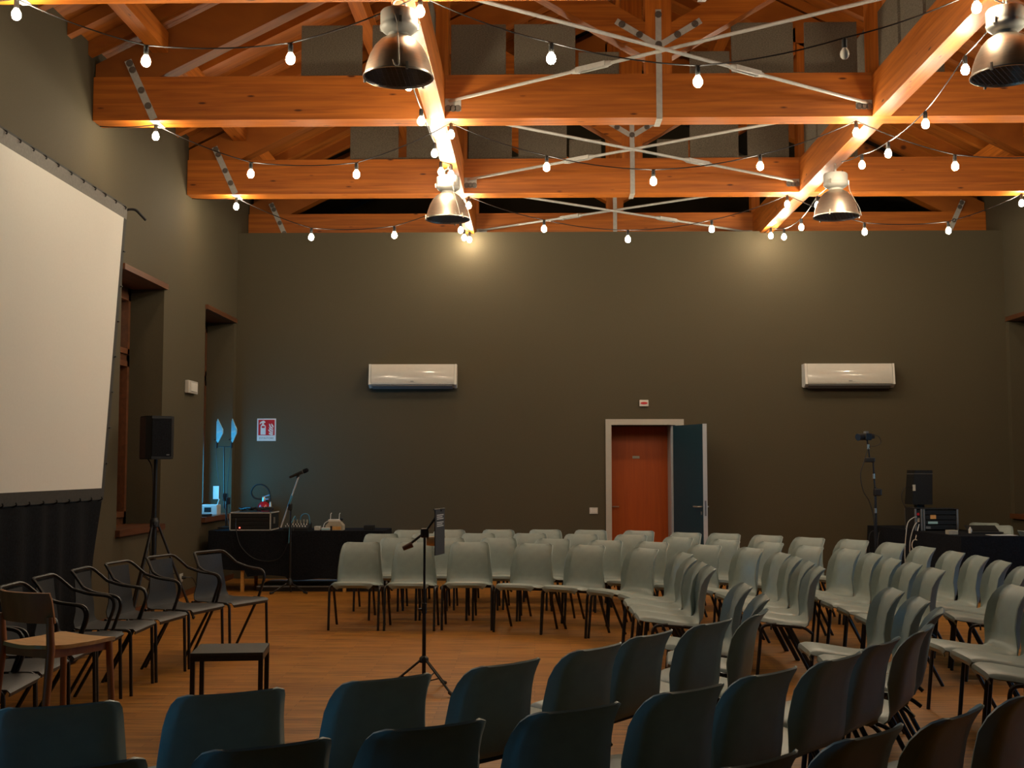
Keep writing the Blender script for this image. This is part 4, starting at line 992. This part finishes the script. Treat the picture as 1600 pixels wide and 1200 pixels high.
cab('pale_cable', [(4.76, 14.83, TC + .10), (4.71, 14.80, TC + .05), (4.655, 14.79, .62), (4.65, 14.79, .4), (4.66, 14.79, .2)], 'second pale cable hanging straighter from the first rack', 'cablew', .006)
pts = [(4.78, 14.82, TC + .08), (4.72, 14.74, .70)] + [(4.70 + .045 * sin(a), 14.72, .58 + .07 * cos(a)) for a in [k * .5 for k in range(0, 26)]]
cab('cable_loop', pts, 'coil of pale cable hanging at the table corner', 'cablew', .006, 3)
for k, (x, lab) in enumerate(((4.46, 'dark cable hoop hanging at the far corner of the equipment table, outer one'), (4.52, 'dark cable hoop hanging at the far corner of the equipment table, inner one'))):
    cab('cable_loop', [(4.56, 15.9 - k * .2, .70), (x, 15.85 - k * .2, .66), (x - .03, 15.8 - k * .2, .45), (x + .03, 15.8 - k * .2, .22), (4.55, 15.8 - k * .2, .3)], lab, 'cable', .006)

# ------------------------------------------------------------ bell pendant lamps
def bell(x, y, rz, lab):
    t = thing('pendant_lamp', lab, 'lamp', (x, y, 4.24), rz, 'bell pendant lamps')
    prof = [(.240, 0), (.236, .02), (.222, .085), (.200, .150), (.168, .210), (.128, .255), (.085, .282), (.072, .286)]
    s = obj('bell_shade', MB().lathe(prof + [(r - .006, h - .004) for r, h in prof[::-1]], (0, 0, 0), 36, closed=True), M['alu'], t, world=False)
    s['label'] = 'spun aluminium shade'
    obj('rim', MB().lathe([(.238, -.008), (.246, -.006), (.247, .004), (.238, .006)], (0, 0, 0), 36, closed=True), M['handle'], t, world=False)
    g = MB()
    for k in range(-6, 7):
        a = k * .034; h = math.sqrt(max(.001, .232 ** 2 - a * a))
        g.tube([(a, -h, .006), (a, h, .006)], .0022, 4); g.tube([(-h, a, .004), (h, a, .004)], .0022, 4)
    obj('guard_grid', g, M['lampin'], t, world=False)
    obj('reflector', MB().lathe([(.228, .012), (.205, .10), (.160, .20), (.10, .262), (.03, .272), (.001, .272)], (0, 0, 0), 28), M['lampin'], t, world=False)
    obj('lamp_envelope', MB().lathe([(.001, .10), (.03, .11), (.042, .15), (.035, .21), (.02, .27)], (0, 0, 0), 14), M['white'], t, world=False)
    obj('neck', MB().lathe([(.070, .282), (.074, .300), (.070, .315), (.001, .315)], (0, 0, 0), 20), M['housing'], t, world=False)
    h = obj('gear_housing', MB().lathe([(.001, .306), (.085, .306), (.108, .322), (.126, .338), (.132, .36), (.126, .372), (.128, .378), (.128, .455), (.118, .468), (.001, .470)], (0, 0, 0), 30), M['housing'], t, world=False)
    for a in (20, 160, 280):
        obj('housing_clip', MB().rbox(.128, .142, -.014, .014, .345, .39, .003), M['handle'], h, world=False).rotation_euler = (0, 0, radians(a))
    rg = MB(); rg.tube([(.045 * cos(k * pi / 8), 0, .512 + .045 * sin(k * pi / 8)) for k in range(17)], .008, 7)
    obj('hanging_ring', rg, M['handle'], t, world=False)
    obj('hook', MB().tube([(0, 0, .55), (0, 0, .585)], .010, 8), M['handle'], t, world=False)
    obj('safety_cord', MB().tube(spline([(-.01, -.125, .40), (.005, -.135, .34), (.012, -.155, .25), (.03, -.235, .09), (.035, -.255, .02), (.025, -.26, -.005), (.005, -.255, .005), (-.01, -.247, .04)], 5), .0035, 6), M['cablew'], t, world=False)
    for a in (-70, 50, 170):
        obj('shade_clip', MB().rbox(.238, .252, -.008, .008, -.02, .035, .002), M['handle'], t, world=False).rotation_euler = (0, 0, radians(a))
    return t
bell(-.94, 7.99, 0, 'aluminium bell lamp hanging largest, on the screen-side beam, near the camera')
bell(-.94, 12.68, radians(25), 'smaller aluminium bell lamp farther down the screen-side beam')
bell(3.262, 12.62, radians(70), 'aluminium bell lamp on its ring under the doorway-side beam, farther one')
bell(3.27, 8.03, radians(55), 'aluminium bell lamp cut by the right edge, near the camera')

# ------------------------------------------------------------ festoon lights
BULBM = MB().lathe([(.001, -.040), (.017, -.036), (.029, -.022), (.033, -.004), (.030, .014), (.021, .030), (.014, .042), (.013, .05), (.001, .05)], (0, 0, 0), 10)
SOCKM = MB().lathe([(.001, .04), (.016, .04), (.018, .05), (.018, .10), (.008, .112), (.001, .112)], (0, 0, 0), 9)
b_on = b_off = s0 = None
def festoon(lab, path, bulbs, off=(), slack=.03):
    "path: points the wire passes (the bulbs' tops and its hooks); bulbs: centres of the bulbs"
    global b_on, b_off, s0
    t = thing('festoon_string', lab, 'string lights', tuple(path[0]), 0, 'festoon light strings')
    pts = []
    for a, b in zip(path[:-1], path[1:]):
        a = Vector(a); b = Vector(b); n = 7
        for k in range(n):
            u = k / n; p = a.lerp(b, u); p.z -= slack * 4 * u * (1 - u) * min(1.0, (b - a).length); pts.append(p)
    pts.append(Vector(path[-1]))
    obj('wire', MB().tube(pts, .0055, 5), M['cable'], t)
    for i, p in enumerate(bulbs):
        l = tuple(p[j] - path[0][j] for j in range(3))
        if s0 is None: s0 = obj('bulb_socket', SOCKM, M['rubber'], t, world=False); sk = s0; sk.location = l
        else: sk = share('bulb_socket', s0, t, l)
        if i in off:
            if b_off is None: b_off = obj('bulb', BULBM, M['bulboff'], sk, world=False); b = b_off
            else: b = share('bulb', b_off, sk)
            b['label'] = 'unlit bulb'
        else:
            if b_on is None: b_on = obj('bulb', BULBM, M['bulb'], sk, world=False)
            else: share('bulb', b_on, sk)
    return t
HZ = 4.70
XS = [-3.62, -2.70, -1.69, -.79, .12, 1.13, 2.14, 3.05, 3.97, 4.97, 5.85]
def cross(lab, y, zs, off=()):
    bl = [(x, y, z) for x, z in zip(XS, zs)]
    path = [(XL + .03, y, 4.80)] + [(x, y, z + .112) for x, _, z in bl] + [(XR - .03, y, 4.80)]
    return festoon(lab, path, bl, off)
cross('string of bulbs across the room nearest the camera, with the one unlit bulb', 7.97, [HZ, 4.36, 4.37, HZ, 4.36, 4.19, 4.38, HZ, 4.37, 4.36, HZ], (6,))
cross('string of bulbs swagged under the tie beam with the large Y strap', 11.01, [HZ, 4.33, 4.32, HZ, 4.38, 4.24, 4.38, HZ, 4.37, 4.36, HZ])
cross('string of bulbs swagged along the back of the room before the dark wall', 14.06, [HZ, 4.32, 4.34, HZ, 4.41, 4.28, 4.40, HZ, 4.36, 4.37, HZ])
def along(lab, hooks, bl):
    path = [hooks[0]] + [(x, y, z + .112) for x, y, z in bl] + [hooks[1]]
    path.sort(key=lambda p: p[1])
    return festoon(lab, path, bl, (), .02)
along('string of bulbs following the screen-side long beam, near bay', [(-1.0, 8.2, 4.78), (-.99, 12.9, 4.815)], [(-1.0, 9.2, 4.58), (-1.0, 10.23, 4.60), (-1.0, 11.64, 4.69), (-1.0, 12.45, 4.71), (-.90, 12.56, 4.705)])
along('short run of bulbs at the wall end of the screen-side long beam', [(-.97, 14.3, 4.80), (-.89, 16.36, 4.815)], [(-.96, 15.2, 4.63), (-.95, 15.8, 4.65), (-.90, 16.2, 4.70)])
along('string of bulbs following the doorway-side long beam, sagging beside the lamp', [(3.34, 8.25, 4.78), (3.30, 12.5, 4.81)], [(3.34, 8.99, 4.61), (3.34, 9.93, 4.46), (3.34, 10.99, 4.49), (3.34, 11.87, 4.61)])
along('run of bulbs from the farther doorway-side lamp to the wall', [(3.40, 12.85, 4.80), (3.22, 16.36, 4.815)], [(3.34, 13.77, 4.62), (3.34, 14.61, 4.53), (3.34, 15.63, 4.61), (3.24, 16.0, 4.70)])
